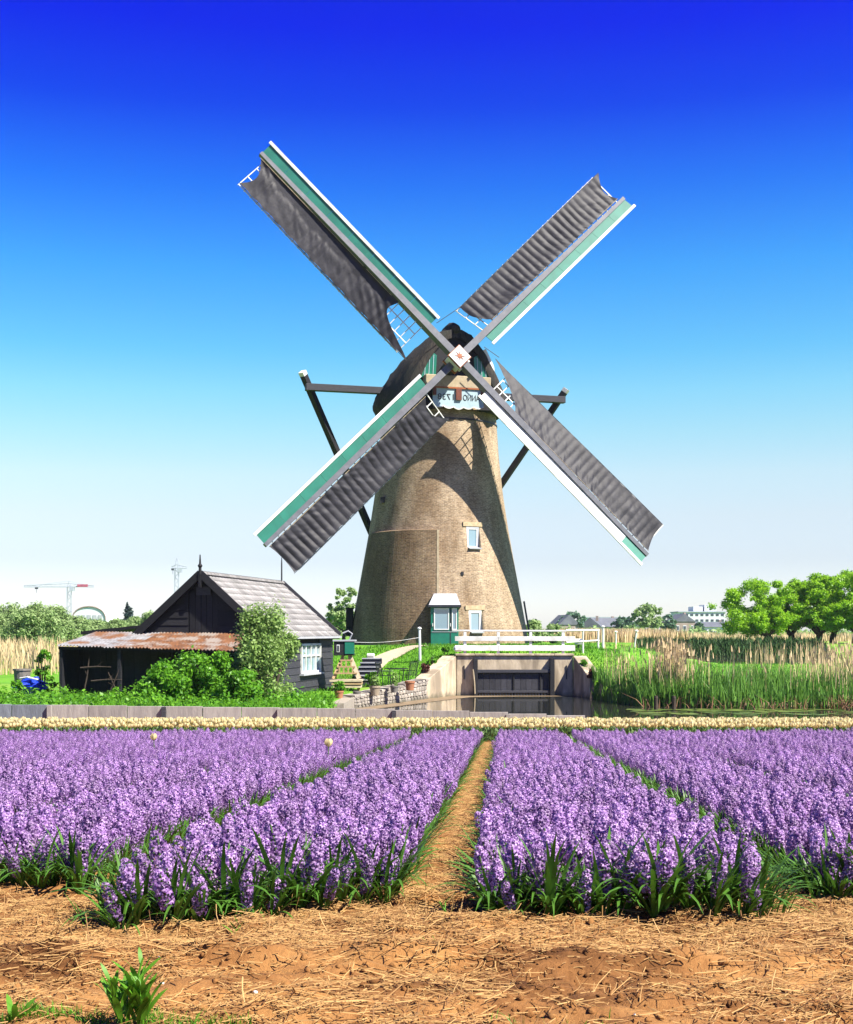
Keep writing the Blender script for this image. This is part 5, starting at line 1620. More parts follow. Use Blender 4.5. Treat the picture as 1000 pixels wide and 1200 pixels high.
# dark sedge on the steep far bank of the pond
xy = scatter_xy(5000, 16.5, 31, 98.8, 103.4, 26); zz = ground_z(xy[:, 0], xy[:, 1])
V, Q = blades(xy, zz - 0.05, 0.35 + 0.45 * rr_.random(len(xy)), 0.12, 0.4, 27)
tag(foliage('pond_sedge', V, Q, M['sedge_leaf']), 'dark green sedge covering the far bank of the pond', 'sedge', kind='stuff')
# brown broken litter at the waterline
xx = np.concatenate([rr_.normal(16.4, 0.9, 260), rr_.normal(19.7, 0.4, 120), rr_.normal(21, 0.8, 120), rr_.uniform(8, 26, 260)]); yy = np.interp(xx, *YF) - 0.35 - 0.5 * rr_.random(len(xx))
V, Q = blades(np.stack([xx, yy], 1), np.full(len(xx), -0.05), 0.2 + 0.55 * rr_.random(len(xx)), 0.035, 0.9, 25)
tag(foliage('broken_reeds', V, Q, M['brown_stem']), 'broken brown reeds and roots at the foot of the reed bank', 'reeds', kind='stuff')
# two dark mooring stakes in the water
for i, (u, lab) in enumerate(((769, 'short dark mooring stake in the water before the dense reeds'), (790, 'second dark mooring stake, beside the tallest tan reed clump'))):
    x = X(u, 48.3); e = empty('mooring_stake', (x, 48.3, 0.0), lab, 'stake', 'mooring stakes'); b = MB(); b.lathe([(0.07, -0.6), (0.075, 0.45), (0.05, 0.52)], (x, 48.3, 0), 8); b.build('stake', M['bark'], e)
# lily pads
nl = 420; lx = rr_.uniform(7.5, 27, nl); ly = 48.6 - 3.6 * rr_.random(nl) ** 1.3; lr = 0.09 + 0.13 * rr_.random(nl)
ang = np.linspace(0, 2 * np.pi, 8, endpoint=False)
Vp = np.zeros((nl, 8, 3)); Vp[:, :, 0] = lx[:, None] + lr[:, None] * np.cos(ang) * 1.4; Vp[:, :, 1] = ly[:, None] + lr[:, None] * np.sin(ang); Vp[:, :, 2] = 0.012 + 0.004 * rr_.random((nl, 8))
me = npmesh('lily_pads', Vp.reshape(-1, 3), np.arange(nl * 8).reshape(-1, 8)); o = link('lily_pads', me, M['lily']); tag(o, 'olive lily pads floating on the canal before the reeds', 'lily pads', kind='stuff')

# tan reed beds
xy = np.concatenate([scatter_xy(8000, -50, -19.5, 68, 92, 31)]); zz = ground_z(xy[:, 0], xy[:, 1])
V, Q = blades(xy, zz, 0.5 + 0.75 * rr_.random(len(xy)), 0.06, 0.2, 32)
tag(foliage('tan_reed_bed', V, Q, M['dry_stem']), 'wide tan reed bed beyond the lean-to in front of the willow scrub', 'reeds', kind='stuff')
xy = np.concatenate([scatter_xy(4200, 11, 24, 118, 140, 33), scatter_xy(7000, 24, 75, 128, 150, 34)]); zz = ground_z(xy[:, 0], xy[:, 1])
V, Q = blades(xy, zz, np.where(xy[:, 0] < 24, 0.9, 0.5) + 0.5 * rr_.random(len(xy)), 0.10, 0.15, 35)
tag(foliage('far_reed_bed', V, Q, M['dry_stem']), 'tan reed bed across the far meadow before the houses', 'reeds', kind='stuff')
# low far hedge band so the horizon is not bare
cs = np.stack([rr_.uniform(-160, 190, 420), rr_.uniform(205, 235, 420), 2.2 + 0.9 * rr_.random(420)], 1)
V, Q = leaf_cloud(15000, cs, np.stack([rr_.uniform(0.9, 2.4, 420), rr_.uniform(0.8, 1.6, 420), rr_.uniform(0.5, 1.25, 420)], 1), 0.42, 0.4, 36)
tag(foliage('far_hedge', V, Q, M['far_leaf']), 'low hazy green hedgerow along the horizon', 'hedge', kind='stuff')

# ------------------------------------------------------------------ far houses, hall and cranes
def house(u, d, w_, h_, dep, lab, roofm='far_roof', wallm='far_white', rot=0.0, rh=2.6, gable_front=True, cols=3):
    x = X(u, d); zg = gz(x, d) - 0.2
    e = empty('house', (x, d, zg), lab, 'house', 'distant houses')
    Rz = Matrix.Rotation(rot, 3, 'Z')
    def L(px, py, pz): return Vector((x, d, zg)) + Rz @ Vector((px, py, pz))
    b = MB(); b.box(L(0, 0, h_ / 2), (w_, dep, h_), Rz); b.build('wall', M[wallm], e)
    b = MB()
    if gable_front:
        P = [L(-w_ / 2 - 0.2, -dep / 2 - 0.2, h_), L(w_ / 2 + 0.2, -dep / 2 - 0.2, h_), L(0, -dep / 2 - 0.2, h_ + rh)]
        b.prism(P, Rz @ Vector((0, dep + 0.4, 0)))
    else:
        P = [L(-w_ / 2 - 0.2, -dep / 2 - 0.3, h_), L(-w_ / 2 - 0.2, 0, h_ + rh), L(-w_ / 2 - 0.2, dep / 2 + 0.3, h_)]
        b.prism(P, Rz @ Vector((w_ + 0.4, 0, 0)))
    rf = b.build('roof', M[roofm], e)
    b = MB(); b.box(L(w_ * 0.25, 0.4, h_ + rh * 0.9), (0.6, 0.6, 1.2), Rz); b.build('chimney', M['far_brick'], rf)
    for k in range(cols):
        px = -w_ / 2 + w_ * (k + 0.5) / cols
        b = MB(); b.box(L(px, -dep / 2 - 0.02, h_ * 0.55), (w_ / cols * 0.45, 0.12, h_ * 0.35), Rz); wn = b.build('window', M['far_white'] if wallm != 'far_white' else M['far_roof'], e)
        b = MB(); b.box(L(px, -dep / 2 - 0.06, h_ * 0.55), (w_ / cols * 0.36, 0.10, h_ * 0.27), Rz); b.build('pane', M['window_dark'], wn)


house(661, 300, 4.8, 2.6, 7, 'grey roofed gabled house beside the round distant tree', 'far_roof', 'far_brick', 0.25, 2.3)
house(693, 310, 5.5, 2.0, 7, 'low white cottage with a steep dark roof, gable to the meadow', 'far_roof', 'far_white', -0.2, 2.4)
house(711, 320, 6.5, 2.2, 7, 'wide low house with a long dark roof beside the dark trees', 'far_roof', 'far_brick', 0.1, 2.2, False, 4)
house(797, 330, 5.5, 3.6, 7, 'tall narrow dark roofed terrace house before the white flats', 'far_roof', 'far_brick', 0.15, 1.9, True, 3)
house(834, 330, 9, 2.2, 7, 'long grey roofed house row in front of the white flats', 'far_roof', 'far_white', 0.0, 1.3, False, 6)


def block(u0, u1, v0, d, dep, lab, floors, cols, tops=()):
    x0, x1 = X(u0, d), X(u1, d); zg = 1.8; h_ = Z(v0, d) - zg
    e = empty('apartment_block', ((x0 + x1) / 2, d, zg), lab, 'building', 'distant white blocks')
    b = MB(); b.box(((x0 + x1) / 2, d + dep / 2, zg + h_ / 2), (x1 - x0, dep, h_)); b.build('wall', M['far_white'], e)
    b = MB(); b.box(((x0 + x1) / 2, d + dep / 2, zg + h_ + 0.15), (x1 - x0 + 0.6, dep + 0.6, 0.3)); rf = b.build('roof', M['crane_white'], e)
    for (a, c, hh) in tops:
        b = MB(); b.box(((X(a, d) + X(c, d)) / 2, d + dep / 2, zg + h_ + 0.3 + hh / 2), (X(c, d) - X(a, d), dep * 0.6, hh)); b.build('roof_house', M['far_white'], rf)
    for f in range(floors):
        for k in range(cols):
            px = x0 + (x1 - x0) * (k + 0.5) / cols; pz = zg + h_ * (f + 0.55) / floors
            b = MB(); b.box((px, d - 0.03, pz), ((x1 - x0) / cols * 0.55, 0.1, h_ / floors * 0.38)); b.build('window', M['window_dark'], e)


block(796, 850, 717.5, 420, 14, 'big white apartment block with rooftop sheds behind the terraces', 4, 9, ((815, 826, 1.6), (828, 842, 2.2)))
block(688, 738, 724, 460, 12, 'long low white block behind the cottages', 3, 12)
block(383, 400, 724, 380, 12, 'white industrial block behind the shed roof end', 2, 4)
# barrel-roofed hall
d = 520.0; x0, x1 = X(85, d), X(124, d); zg = 1.8
e = empty('barrel_hall', ((x0 + x1) / 2, d, zg), 'pale hall with a barrel shaped roof behind the willow scrub', 'building')
hb = Z(727, d) - zg; ht = Z(711, d) - zg
b = MB(); b.box(((x0 + x1) / 2, d + 15, zg + hb / 2), (x1 - x0, 30, hb)); b.build('wall', M['far_white'], e)
poly = [((x0 + x1) / 2 + (x1 - x0) / 2 * math.cos(a), d, zg + hb + (ht - hb) * math.sin(a) ** 0.8) for a in np.linspace(0, math.pi, 15)]
b = MB(); b.prism(poly, (0, 30, 0)); b.build('roof', M['far_white'], e)
b = MB(); b.tube([(p[0], d - 0.2, p[2] + 0.1) for p in poly], 0.28, 5); b.build('roof_edge', M['far_brick'], e)
for k in range(5):
    px = x0 + (x1 - x0) * (k + 1) / 6; b = MB(); b.box((px, d - 0.1, zg + hb + 1.3), (1.5, 0.15, 1.6)); b.build('window', M['grey_lead'], e)


def crane(u, vtop, d, lab, j0, j1, vj, counter=None, mw=1.8):
    x = X(u, d); zg = 1.8; zj = Z(vj, d); zt_ = Z(vtop, d)
    e = empty('tower_crane', (x, d, zg), lab, 'crane', 'tower cranes on the horizon')
    b = MB()
    for sx in (-1, 1):
        for sy in (-1, 1):
            b.tube([(x + sx * mw / 2, d + sy * mw / 2, zg), (x + sx * mw / 2, d + sy * mw / 2, zj)], 0.16, 4)
    z = zg; k = 0
    while z < zj - mw:
        s_ = 1 if k % 2 else -1
        for sy in (-1, 1):
            b.tube([(x - s_ * mw / 2, d + sy * mw / 2, z), (x + s_ * mw / 2, d + sy * mw / 2, z + mw)], 0.10, 4)
        z += mw; k += 1
    tag(b.build('mast', M['crane_white'], e), kind='stuff')
    b = MB(); b.box((x + 1.4, d, zj - 1.0), (2.0, 2.0, 2.2)); b.build('cab', M['crane_white'], e)
    b = MB(); b.tube([(x - 0.8, d, zj), (x, d, zt_), (x + 0.8, d, zj)], 0.2, 5); b.build('apex', M['crane_white'], e)
    xa, xb = X(j0, d), X(j1, d)
    b = MB()
    b.tube([(xa, d, zj), (xb, d, zj)], 0.28, 5); b.tube([(xa, d, zj + 0.6), (x, d, zj + 1.6), (xb, d, zj + 0.6)], 0.2, 5)
    kx = xa
    while kx < xb - 2.4:
        b.tube([(kx, d, zj), (kx + 1.2, d, zj + 0.9), (kx + 2.4, d, zj)], 0.10, 4); kx += 2.4
    tag(b.build('jib', M['crane_white'], e), kind='stuff')
    b = MB(); b.tube([(xa + 4, d, zj + 0.5), (x, d, zt_), (xb - 2, d, zj + 0.5)], 0.10, 4); b.build('stay', M['crane_white'], e)
    if counter:
        b = MB(); b.box(((X(counter[0], d) + X(counter[1], d)) / 2, d, zj + 0.5), (X(counter[1], d) - X(counter[0], d), 1.6, 1.3)); b.build('counterweight', M['crane_red'], e)
    b = MB(); xh = xa + (x - xa) * 0.28; b.box((xh, d, zj - 0.8), (1.4, 1.0, 0.8)); b.build('trolley', M['iron'], e)
    b = MB(); b.tube([(xh, d, zj - 0.8), (xh, d, zj - 3)], 0.10, 4); b.build('hook_line', M['iron'], e)


crane(81, 681, 640, 'white tower crane with a long jib and a red counterweight', 28, 110, 687.5, (91, 103))
crane(207, 654, 620, 'pale tower crane seen end on behind the shed gable', 201, 219, 665.5, None)

# ------------------------------------------------------------------ flower field
BED_X = 0.0588            # the rows run a little to the right of the view axis
def frame_mask(x, y, z, mx=60):
    u = 500 + F * x / y; v = HOR - F * (z - ZC) / y
    mx = mx + 1.2 * F / y          # a metre of margin beside the frame
    return (u > -mx) & (u < 1000 + mx)


# --- one hyacinth spike and its leaves
def floret(r, size, tilt_in):
    """six recurved petals, floret axis along +z, returns V (n,3), Q"""
    V = []; Q = []
    for k in range(6):
        a = 2 * math.pi * k / 6 + r.uniform(-.12, .12)
        ca, sa = math.cos(a), math.sin(a)
        pr = [(0.0025, 0.004, 0.0045), (0.0085, 0.0125, 0.0085), (0.0155, 0.0125, 0.0080), (0.0205, 0.0065 + r.uniform(-.002, .003), 0.0015)]
        n0 = len(V)
        for rad, z, wd in pr:
            rad *= size; z *= size; wd *= size * 0.5
            V.append((ca * rad - sa * wd, sa * rad + ca * wd, z)); V.append((ca * rad + sa * wd, sa * rad - ca * wd, z))
        for i in range(3): Q.append((n0 + 2 * i, n0 + 2 * i + 1, n0 + 2 * i + 3, n0 + 2 * i + 2))
    return np.array(V), np.array(Q)


def spike_mesh(seed, nfl=34, low=False):
    r = random.Random(seed)
    parts = []
    zb, zt_ = 0.105 + r.uniform(-.01, .015), 0.262 + r.uniform(-.02, .02)
    lean = r.uniform(0, 0.05); la = r.uniform(0, 6.28)
    for k in range(nfl):
        t = (k + 0.5) / nfl
        z = zb + (zt_ - zb) * t ** 0.95
        a = k * 2.39996 + r.uniform(-.25, .25)
        sz = (0.92 if t < 0.75 else 0.92 - 1.4 * (t - 0.75)) * r.uniform(0.85, 1.15) * (1.25 if low else 1.0)
        el = RAD(-12 + 70 * t ** 2.2 + r.uniform(-12, 12))
        V, Q = floret(r, sz, 0)
        if low:
            V = V.reshape(6, 4, 2, 3)[:, 1:].reshape(-1, 3); n6 = np.arange(6)[:, None] * 6
            Q = np.concatenate([n6 + np.array([0, 1, 3, 2]), n6 + np.array([2, 3, 5, 4])], 0)
        d = Vector((math.cos(a) * math.cos(el), math.sin(a) * math.cos(el), math.sin(el)))
        Rm = np.array(d.to_track_quat('Z', 'Y').to_matrix())
        off = 0.017 * (1 if t < 0.8 else 1 - 1.8 * (t - 0.8))
        c = np.array([math.cos(la) * lean * (z / 0.28) ** 2 + d.x * off, math.sin(la) * lean * (z / 0.28) ** 2 + d.y * off, z + d.z * off])
        parts.append((V @ Rm.T + c, Q))
    V, Q = merge(parts)
    return V, Q, (math.cos(la) * lean, math.sin(la) * lean, zt_)


def leaf_strip(L, wd, arch, seed, segs=5, fold=0.25):
    """strap leaf leaving the base along +x, arching over"""
    r = random.Random(seed); V = []; Q = []
    el = RAD(r.uniform(62, 80)) * (1 if arch < 0.9 else 0.85); x = 0.008; z = 0.0; y = 0.0; tw = r.uniform(-.4, .4)
    for i in range(segs + 1):
        t = i / segs
        w = wd * (0.55 + 0.75 * t) * (1 - t ** 3.2) if t < 1 else 0.0006
        nz = math.cos(el); nx = -math.sin(el)
        V += [(x, y - w / 2, z + 0.0), (x - nx * -fold * w * 0.5, y, z - fold * w * 0.5), (x, y + w / 2, z)]
        st = L / segs
        x += math.cos(el) * st; z += math.sin(el) * st; y += tw * 0.02
        el -= arch * (0.5 + t) / segs * 1.6
    for i in range(segs):
        p = 3 * i; Q += [(p, p + 1, p + 4, p + 3), (p + 1, p + 2, p + 5, p + 4)]
    return np.array(V), np.array(Q)


def rotz(V, a):
    c, s = math.cos(a), math.sin(a); return V @ np.array([[c, s, 0], [-s, c, 0], [0, 0, 1]])


NV = 8
spike_me = []; leaf_me = []; plant_me = []; plant_low = []
for k in range(NV):
    V, Q, top = spike_mesh(200 + k)
    me = npmesh('flower_spike', V, Q); me.materials.append(M['hyacinth_petal']); spike_me.append(me)
for k in range(10):
    arch = (0.2, 0.3, 0.45, 0.6, 0.75, 0.9, 1.05, 0.4, 0.8, 1.25)[k]
    V, Q = leaf_strip(0.27 + 0.012 * k * (1 if k % 2 else 0.4), 0.0165 + 0.001 * (k % 4), arch, 300 + k, 7)
    me = npmesh('leaf', V, Q); me.materials.append(M['hyacinth_leaf']); me.polygons.foreach_set('use_smooth', [True] * len(Q)); leaf_me.append(me)
m = MB(); m.tube([(0, 0, 0), (0.002, 0, 0.13), (0, 0, 0.25)], [0.0055, 0.005, 0.003], 6); stem_me = m.mesh('stem'); stem_me.materials.append(M['tulip_leaf'])

# source plants for the massed part of the field (spike + leaves in one mesh, two materials)
src = bpy.data.collections.new('hyacinth_sources')
def combined(seed, low, nleaf, nfl):
    r = random.Random(seed)
    V, Q, top = spike_mesh(seed, nfl, low)
    parts = [(V, Q)]; nq = len(Q)
    for j in range(nleaf):
        LV, LQ = leaf_strip(r.uniform(0.15, 0.21), 0.018, r.uniform(0.5, 1.5), seed * 7 + j, 3 if low else 5)
        parts.append((rotz(LV, r.uniform(0, 6.28)), LQ))
    V, Q = merge(parts)
    me = npmesh('plant_source', V, Q); me.materials.append(M['hyacinth_petal']); me.materials.append(M['hyacinth_leaf'])
    mi = np.zeros(len(Q), np.int32); mi[nq:] = 1; me.polygons.foreach_set('material_index', mi)
    return me
for k in range(8):
    o = bpy.data.objects.new('a%02d' % k, combined(400 + k, False, 6, 32)); src.objects.link(o)
for k in range(6):
    o = bpy.data.objects.new('b%02d' % k, combined(500 + k, True, 4, 24)); src.objects.link(o)


def scatter(name, P, rot, scl, idx, collection):
    me = bpy.data.meshes.new(name)
    me.vertices.add(len(P)); me.vertices.foreach_set('co', np.asarray(P, np.float32).ravel())
    a = me.attributes.new('rot', 'FLOAT_VECTOR', 'POINT'); a.data.foreach_set('vector', np.asarray(rot, np.float32).ravel())
    a = me.attributes.new('scl', 'FLOAT', 'POINT'); a.data.foreach_set('value', np.asarray(scl, np.float32))
    a = me.attributes.new('idx', 'INT', 'POINT'); a.data.foreach_set('value', np.asarray(idx, np.int32))
    o = bpy.data.objects.new(name, me); col.objects.link(o)
    g = bpy.data.node_groups.new(name + '_nodes', 'GeometryNodeTree')
    g.interface.new_socket('Geometry', in_out='INPUT', socket_type='NodeSocketGeometry'); g.interface.new_socket('Geometry', in_out='OUTPUT', socket_type='NodeSocketGeometry')
    N = g.nodes; L = g.links
    gi = N.new('NodeGroupInput'); go = N.new('NodeGroupOutput')
    ci = N.new('GeometryNodeCollectionInfo'); ci.inputs['Collection'].default_value = collection; ci.inputs['Separate Children'].default_value = True; ci.inputs['Reset Children'].default_value = True
    ip = N.new('GeometryNodeInstanceOnPoints'); ip.inputs['Pick Instance'].default_value = True
    def attr(nm, ty):
        n = N.new('GeometryNodeInputNamedAttribute'); n.data_type = ty; n.inputs['Name'].default_value = nm; return n.outputs['Attribute']
    er = N.new('FunctionNodeEulerToRotation')
    L.new(attr('rot', 'FLOAT_VECTOR'), er.inputs[0]); L.new(er.outputs[0], ip.inputs['Rotation'])
    L.new(attr('scl', 'FLOAT'), ip.inputs['Scale']); L.new(attr('idx', 'INT'), ip.inputs['Instance Index'])
    L.new(gi.outputs[0], ip.inputs['Points']); L.new(ci.outputs[0], ip.inputs['Instance']); L.new(ip.outputs[0], go.inputs[0])
    md = o.modifiers.new('scatter', 'NODES'); md.node_group = g
    return o


# bed list: (c0, c1, front distance)
BEDS = [(-0.03, 0.86, (4.45, 4.42)), (-1.22, -0.42, (4.18, 4.72)), (-2.30, -1.66, (5.2, 5.1)), (1.22, 1.92, (4.75, 5.3)), (2.26, 3.05, (5.2, 5.4)), (3.40, 4.25, (5.4, 5.4)), (-3.44, -2.66, (5.3, 5.3)), (-4.58, -3.78, (5.3, 5.3))]
c = 4.56
while c < 9.2:
    BEDS.append((c, c + 0.90, (5.5, 5.5))); c += 1.20
c = -4.92
while c > -12.5:
    BEDS.append((c - 0.88, c, (5.5, 5.5))); c -= 1.16
r = np.random.default_rng(77)
PX_, PY_, EDGE, FRONT = [], [], [], []
for (c0, c1, (ya, yb)) in BEDS:
    y = min(ya, yb)
    while y < 22.6:
        sp_ = 0.072 if y < 13 else 0.084
        nacr = max(2, int(round((c1 - c0) / sp_)) + 1)
        cl = np.linspace(c0, c1, nacr)
        front_y = ya + (yb - ya) * (cl - c0) / (c1 - c0)
        cc = cl + r.normal(size=nacr) * 0.013
        yy = y + r.normal(size=nacr) * 0.02
        ed = np.zeros(nacr); ed[0] = -1; ed[-1] = 1; ed[1] = -0.5; ed[-2] = 0.5
        ok = y >= front_y - 0.5 * sp_
        PX_.append((cc + BED_X * yy)[ok]); PY_.append(yy[ok])
        EDGE.append(ed[ok]); FRONT.append(np.clip(1 - (y - front_y) / 0.17, 0, 1)[ok])
        y += sp_
PX_ = np.concatenate(PX_); PY_ = np.concatenate(PY_); EDGE = np.concatenate(EDGE); FRONT = np.concatenate(FRONT)
PZ_ = ground_z(PX_, PY_) - 0.006
k = frame_mask(PX_, PY_, PZ_ + 0.3, 90) & (r.random(len(PX_)) > 0.02)
PX_, PY_, PZ_, EDGE, FRONT = PX_[k], PY_[k], PZ_[k], EDGE[k], FRONT[k]
n = len(PX_)
SC = np.clip(r.normal(0.80, 0.095, n), 0.58, 1.05) 
# edge plants lean outwards over the path, front plants lean forward
RX = r.normal(size=n) * 0.12 + 0.38 * FRONT * r.random(n)
RY_ = r.normal(size=n) * 0.12 + 0.10 * EDGE * r.random(n)
RZ_ = r.random(n) * 2 * np.pi
u_ = 500 + F * PX_ / PY_
order = np.argsort(PY_ + np.where((u_ < -20) | (u_ > 1020), 100, 0))
near = order[:300]; rest = order[300:]
idx = np.where(PY_[rest] < 11, r.integers(0, 8, len(rest)), 8 + r.integers(0, 6, len(rest)))
eul = []
for i in rest:
    # lean in world axes, applied after the spin
    eul.append(tuple((Matrix.Rotation(RX[i], 3, 'X') @ Matrix.Rotation(RY_[i], 3, 'Y') @ Matrix.Rotation(RZ_[i], 3, 'Z')).to_euler()))
o = scatter('hyacinth_field', np.stack([PX_, PY_, PZ_], 1)[rest], np.array(eul), SC[rest], idx, src)
tag(o, 'long beds of purple hyacinths running back to the tulips', 'hyacinths', kind='stuff')
for i in near:
    e = bpy.data.objects.new('hyacinth', None); e.empty_display_size = 0.05; col.objects.link(e)
    e.location = (PX_[i], PY_[i], PZ_[i]); e.scale = (SC[i],) * 3
    c_i = PX_[i] - BED_X * PY_[i]
    if FRONT[i] > 0.3:
        tag(e, 'purple hyacinth with sprawling strap leaves in the front row of a bed', 'hyacinth', 'hyacinths in the front rows')
    elif -0.5 < c_i < 0.06:
        tag(e, 'purple hyacinth at the bed edge beside the bare straw path', 'hyacinth', 'hyacinths along the straw path')
    elif abs(EDGE[i]) > 0.4:
        tag(e, 'purple hyacinth at the bed edge beside a narrow leafy gap', 'hyacinth', 'hyacinths along the leafy gaps')
    else:
        tag(e, 'purple hyacinth spike crowded inside a bed just behind its front row', 'hyacinth', 'hyacinths inside the beds')
    rot = Matrix.Rotation(RX[i], 3, 'X') @ Matrix.Rotation(RY_[i], 3, 'Y') @ Matrix.Rotation(RZ_[i], 3, 'Z')
    s_ = bpy.data.objects.new('flower_spike', spike_me[int(r.integers(0, NV))]); col.objects.link(s_); s_.parent = e; s_.rotation_euler = rot.to_euler()
    s_ = bpy.data.objects.new('stem', stem_me); col.objects.link(s_); s_.parent = e; s_.rotation_euler = rot.to_euler()
    front = FRONT[i] > 0.3; side = EDGE[i]
    nlv = 17 if front else (7 if abs(side) > 0.4 else 3)
    for j in range(nlv):
        if front and r.random() < 0.7: a = -math.pi / 2 + r.normal() * 1.0; li = int(r.integers(3, 10))
        elif abs(side) > 0.4 and r.random() < 0.65: a = (0 if side > 0 else math.pi) + r.normal() * 0.7; li = int(r.integers(2, 10))
        else: a = r.random() * 6.283; li = int(r.integers(2, 8))
        l_ = bpy.data.objects.new('leaf', leaf_me[li]); col.objects.link(l_); l_.parent = e
        l_.rotation_euler = (r.normal() * 0.06, r.normal() * 0.06, a); k_ = r.uniform(0.8, 1.15) if front else r.uniform(0.5, 0.8); l_.scale = (k_, k_ * r.uniform(0.8, 1.2), k_)

# extra strap leaves sprawling over the edges of the beds further back
lsrc = bpy.data.collections.new('leaf_sources')
for k in range(10):
    o = bpy.data.objects.new('l%02d' % k, leaf_me[k]); lsrc.objects.link(o)
cE = PX_ - BED_X * PY_
onpath = (cE > -0.48) & (cE < 0.08)
ei = np.concatenate([np.repeat(np.where((np.abs(EDGE) > 0.4) & onpath)[0], 2), np.repeat(np.where((np.abs(EDGE) > 0.9) & ~onpath)[0], 7)])
gap = ~onpath[ei]; ne = len(ei)
dirs = np.where(EDGE[ei] > 0, 0.0, np.pi) + r.normal(size=ne) * np.where(gap, 1.1, 0.75)
rot = np.stack([r.normal(size=ne) * .08, r.normal(size=ne) * .08, dirs], 1)
offx = np.where(gap, np.sign(EDGE[ei]) * (0.02 + 0.06 * r.random(ne)), 0.0) + r.normal(size=ne) * .015
lidx = np.where(gap, r.integers(0, 6, ne), r.integers(3, 10, ne))
o = scatter('edge_leaves', np.stack([PX_[ei] + offx, PY_[ei] + r.normal(size=ne) * .03, PZ_[ei]], 1), rot, np.where(gap, r.uniform(0.50, 0.72, ne), r.uniform(0.5, 0.8, ne)), lidx, lsrc)
tag(o, 'dark green hyacinth leaves sprawling along the bed edges', 'leaves', kind='stuff')

# ------------------------------------------------------------------ tulips
def tulip_head(seed):
    r = random.Random(seed); V = []; Q = []
    for k in range(6):
        a = 2 * math.pi * k / 6 + (0.1 if k % 2 else 0); ca, sa = math.cos(a), math.sin(a); n0 = len(V)
        rr = 1.0 if k % 2 else 0.9
        for rad, z, wd in ((0.004, 0.0, 0.010), (0.024 * rr, 0.018, 0.034), (0.028 * rr, 0.040, 0.036), (0.020 * rr, 0.062 + r.uniform(-.004, .004), 0.006)):
            V += [(ca * rad - sa * wd / 2, sa * rad + ca * wd / 2, z), (ca * rad + sa * wd / 2, sa * rad - ca * wd / 2, z)]
        for i in range(3): Q.append((n0 + 2 * i, n0 + 2 * i + 1, n0 + 2 * i + 3, n0 + 2 * i + 2))
    return np.array(V), np.array(Q)


th_me = []
for k in range(4):
    V, Q = tulip_head(600 + k); V = V * 1.35 + np.array([0, 0, 0.30]); me = npmesh('flower_head', V, Q); me.materials.append(M['tulip_petal']); th_me.append(me)
m = MB(); m.tube([(0, 0, 0), (0.004, 0, 0.16), (0, 0, 0.31)], 0.005, 5); ts_me = m.mesh('stem'); ts_me.materials.append(M['tulip_leaf'])
tl_me = []
for k in range(3):
    V, Q = leaf_strip(0.27, 0.045, 0.35 + 0.3 * k, 700 + k, 4); me = npmesh('leaf', V, Q); me.materials.append(M['tulip_leaf']); tl_me.append(me)
tsrc = bpy.data.collections.new('tulip_sources')
for k in range(4):
    V, Q = tulip_head(600 + k); parts = [(V * 1.35 + np.array([0, 0, 0.30]), Q)]; nq = len(Q)
    for j in range(4):
        LV, LQ = leaf_strip(0.28, 0.045, 0.3 + 0.25 * j, 700 + j + 5 * k, 4); parts.append((rotz(LV, 1.7 * j + k), LQ))
    V, Q = merge(parts); me = npmesh('tulip_source', V, Q); me.materials.append(M['tulip_petal']); me.materials.append(M['tulip_leaf'])
    mi = np.zeros(len(Q), np.int32); mi[nq:] = 1; me.polygons.foreach_set('material_index', mi)
    tsrc.objects.link(bpy.data.objects.new('t%02d' % k, me))
tx_, ty_2 = [], []
y = 23.7
while y < 27.2:
    xs_ = np.arange(-10.6, 10.6, 0.10); tx_.append(xs_ + r.normal(size=len(xs_)) * 0.03); ty_2.append(y + r.normal(size=len(xs_)) * 0.03); y += 0.16
tx_ = np.concatenate(tx_); ty_2 = np.concatenate(ty_2); tz_ = ground_z(tx_, ty_2)
order = np.argsort(ty_2 + np.where(np.abs(tx_) > 8.2, 50, 0)); nearT, restT = order[:297], order[297:]
rotT = np.stack([r.normal(size=len(restT)) * .07, r.normal(size=len(restT)) * .07, r.random(len(restT)) * 6.28], 1)
o = scatter('tulip_bed', np.stack([tx_, ty_2, tz_], 1)[restT], rotT, r.uniform(0.78, 1.10, len(restT)), r.integers(0, 4, len(restT)), tsrc)
tag(o, 'band of pale yellow tulips across the end of the purple field', 'tulips', kind='stuff')


def tulip(x, y, z, sc_, lab, grp):
    e = bpy.data.objects.new('tulip', None); e.empty_display_size = 0.05; col.objects.link(e); e.location = (x, y, z); e.scale = (sc_,) * 3; tag(e, lab, 'tulip', grp)
    rt = (r.normal() * .07, r.normal() * .07, r.random() * 6.28)
    for me in (th_me[int(r.integers(0, 4))], ts_me):
        s_ = bpy.data.objects.new(me.name.split('.')[0], me); col.objects.link(s_); s_.parent = e; s_.rotation_euler = rt
    for j in range(3):
        s_ = bpy.data.objects.new('leaf', tl_me[j]); col.objects.link(s_); s_.parent = e; s_.rotation_euler = (0, 0, 2.1 * j + rt[2])


for i in nearT:
    tulip(tx_[i], ty_2[i], tz_[i], r.uniform(0.8, 0.95), 'pale yellow tulip in the first row bordering the purple hyacinths', 'tulips in the first row')
for u, v, lab in ((385, 871, 'stray yellow tulip standing among the purple hyacinths'), (182, 864, 'second stray yellow tulip far back among the hyacinths')):
    d = F * 0.40 / (v - 822); x = X(u, d); tulip(x, d, float(ground_z(x, d)), 0.98, lab, 'stray tulips')

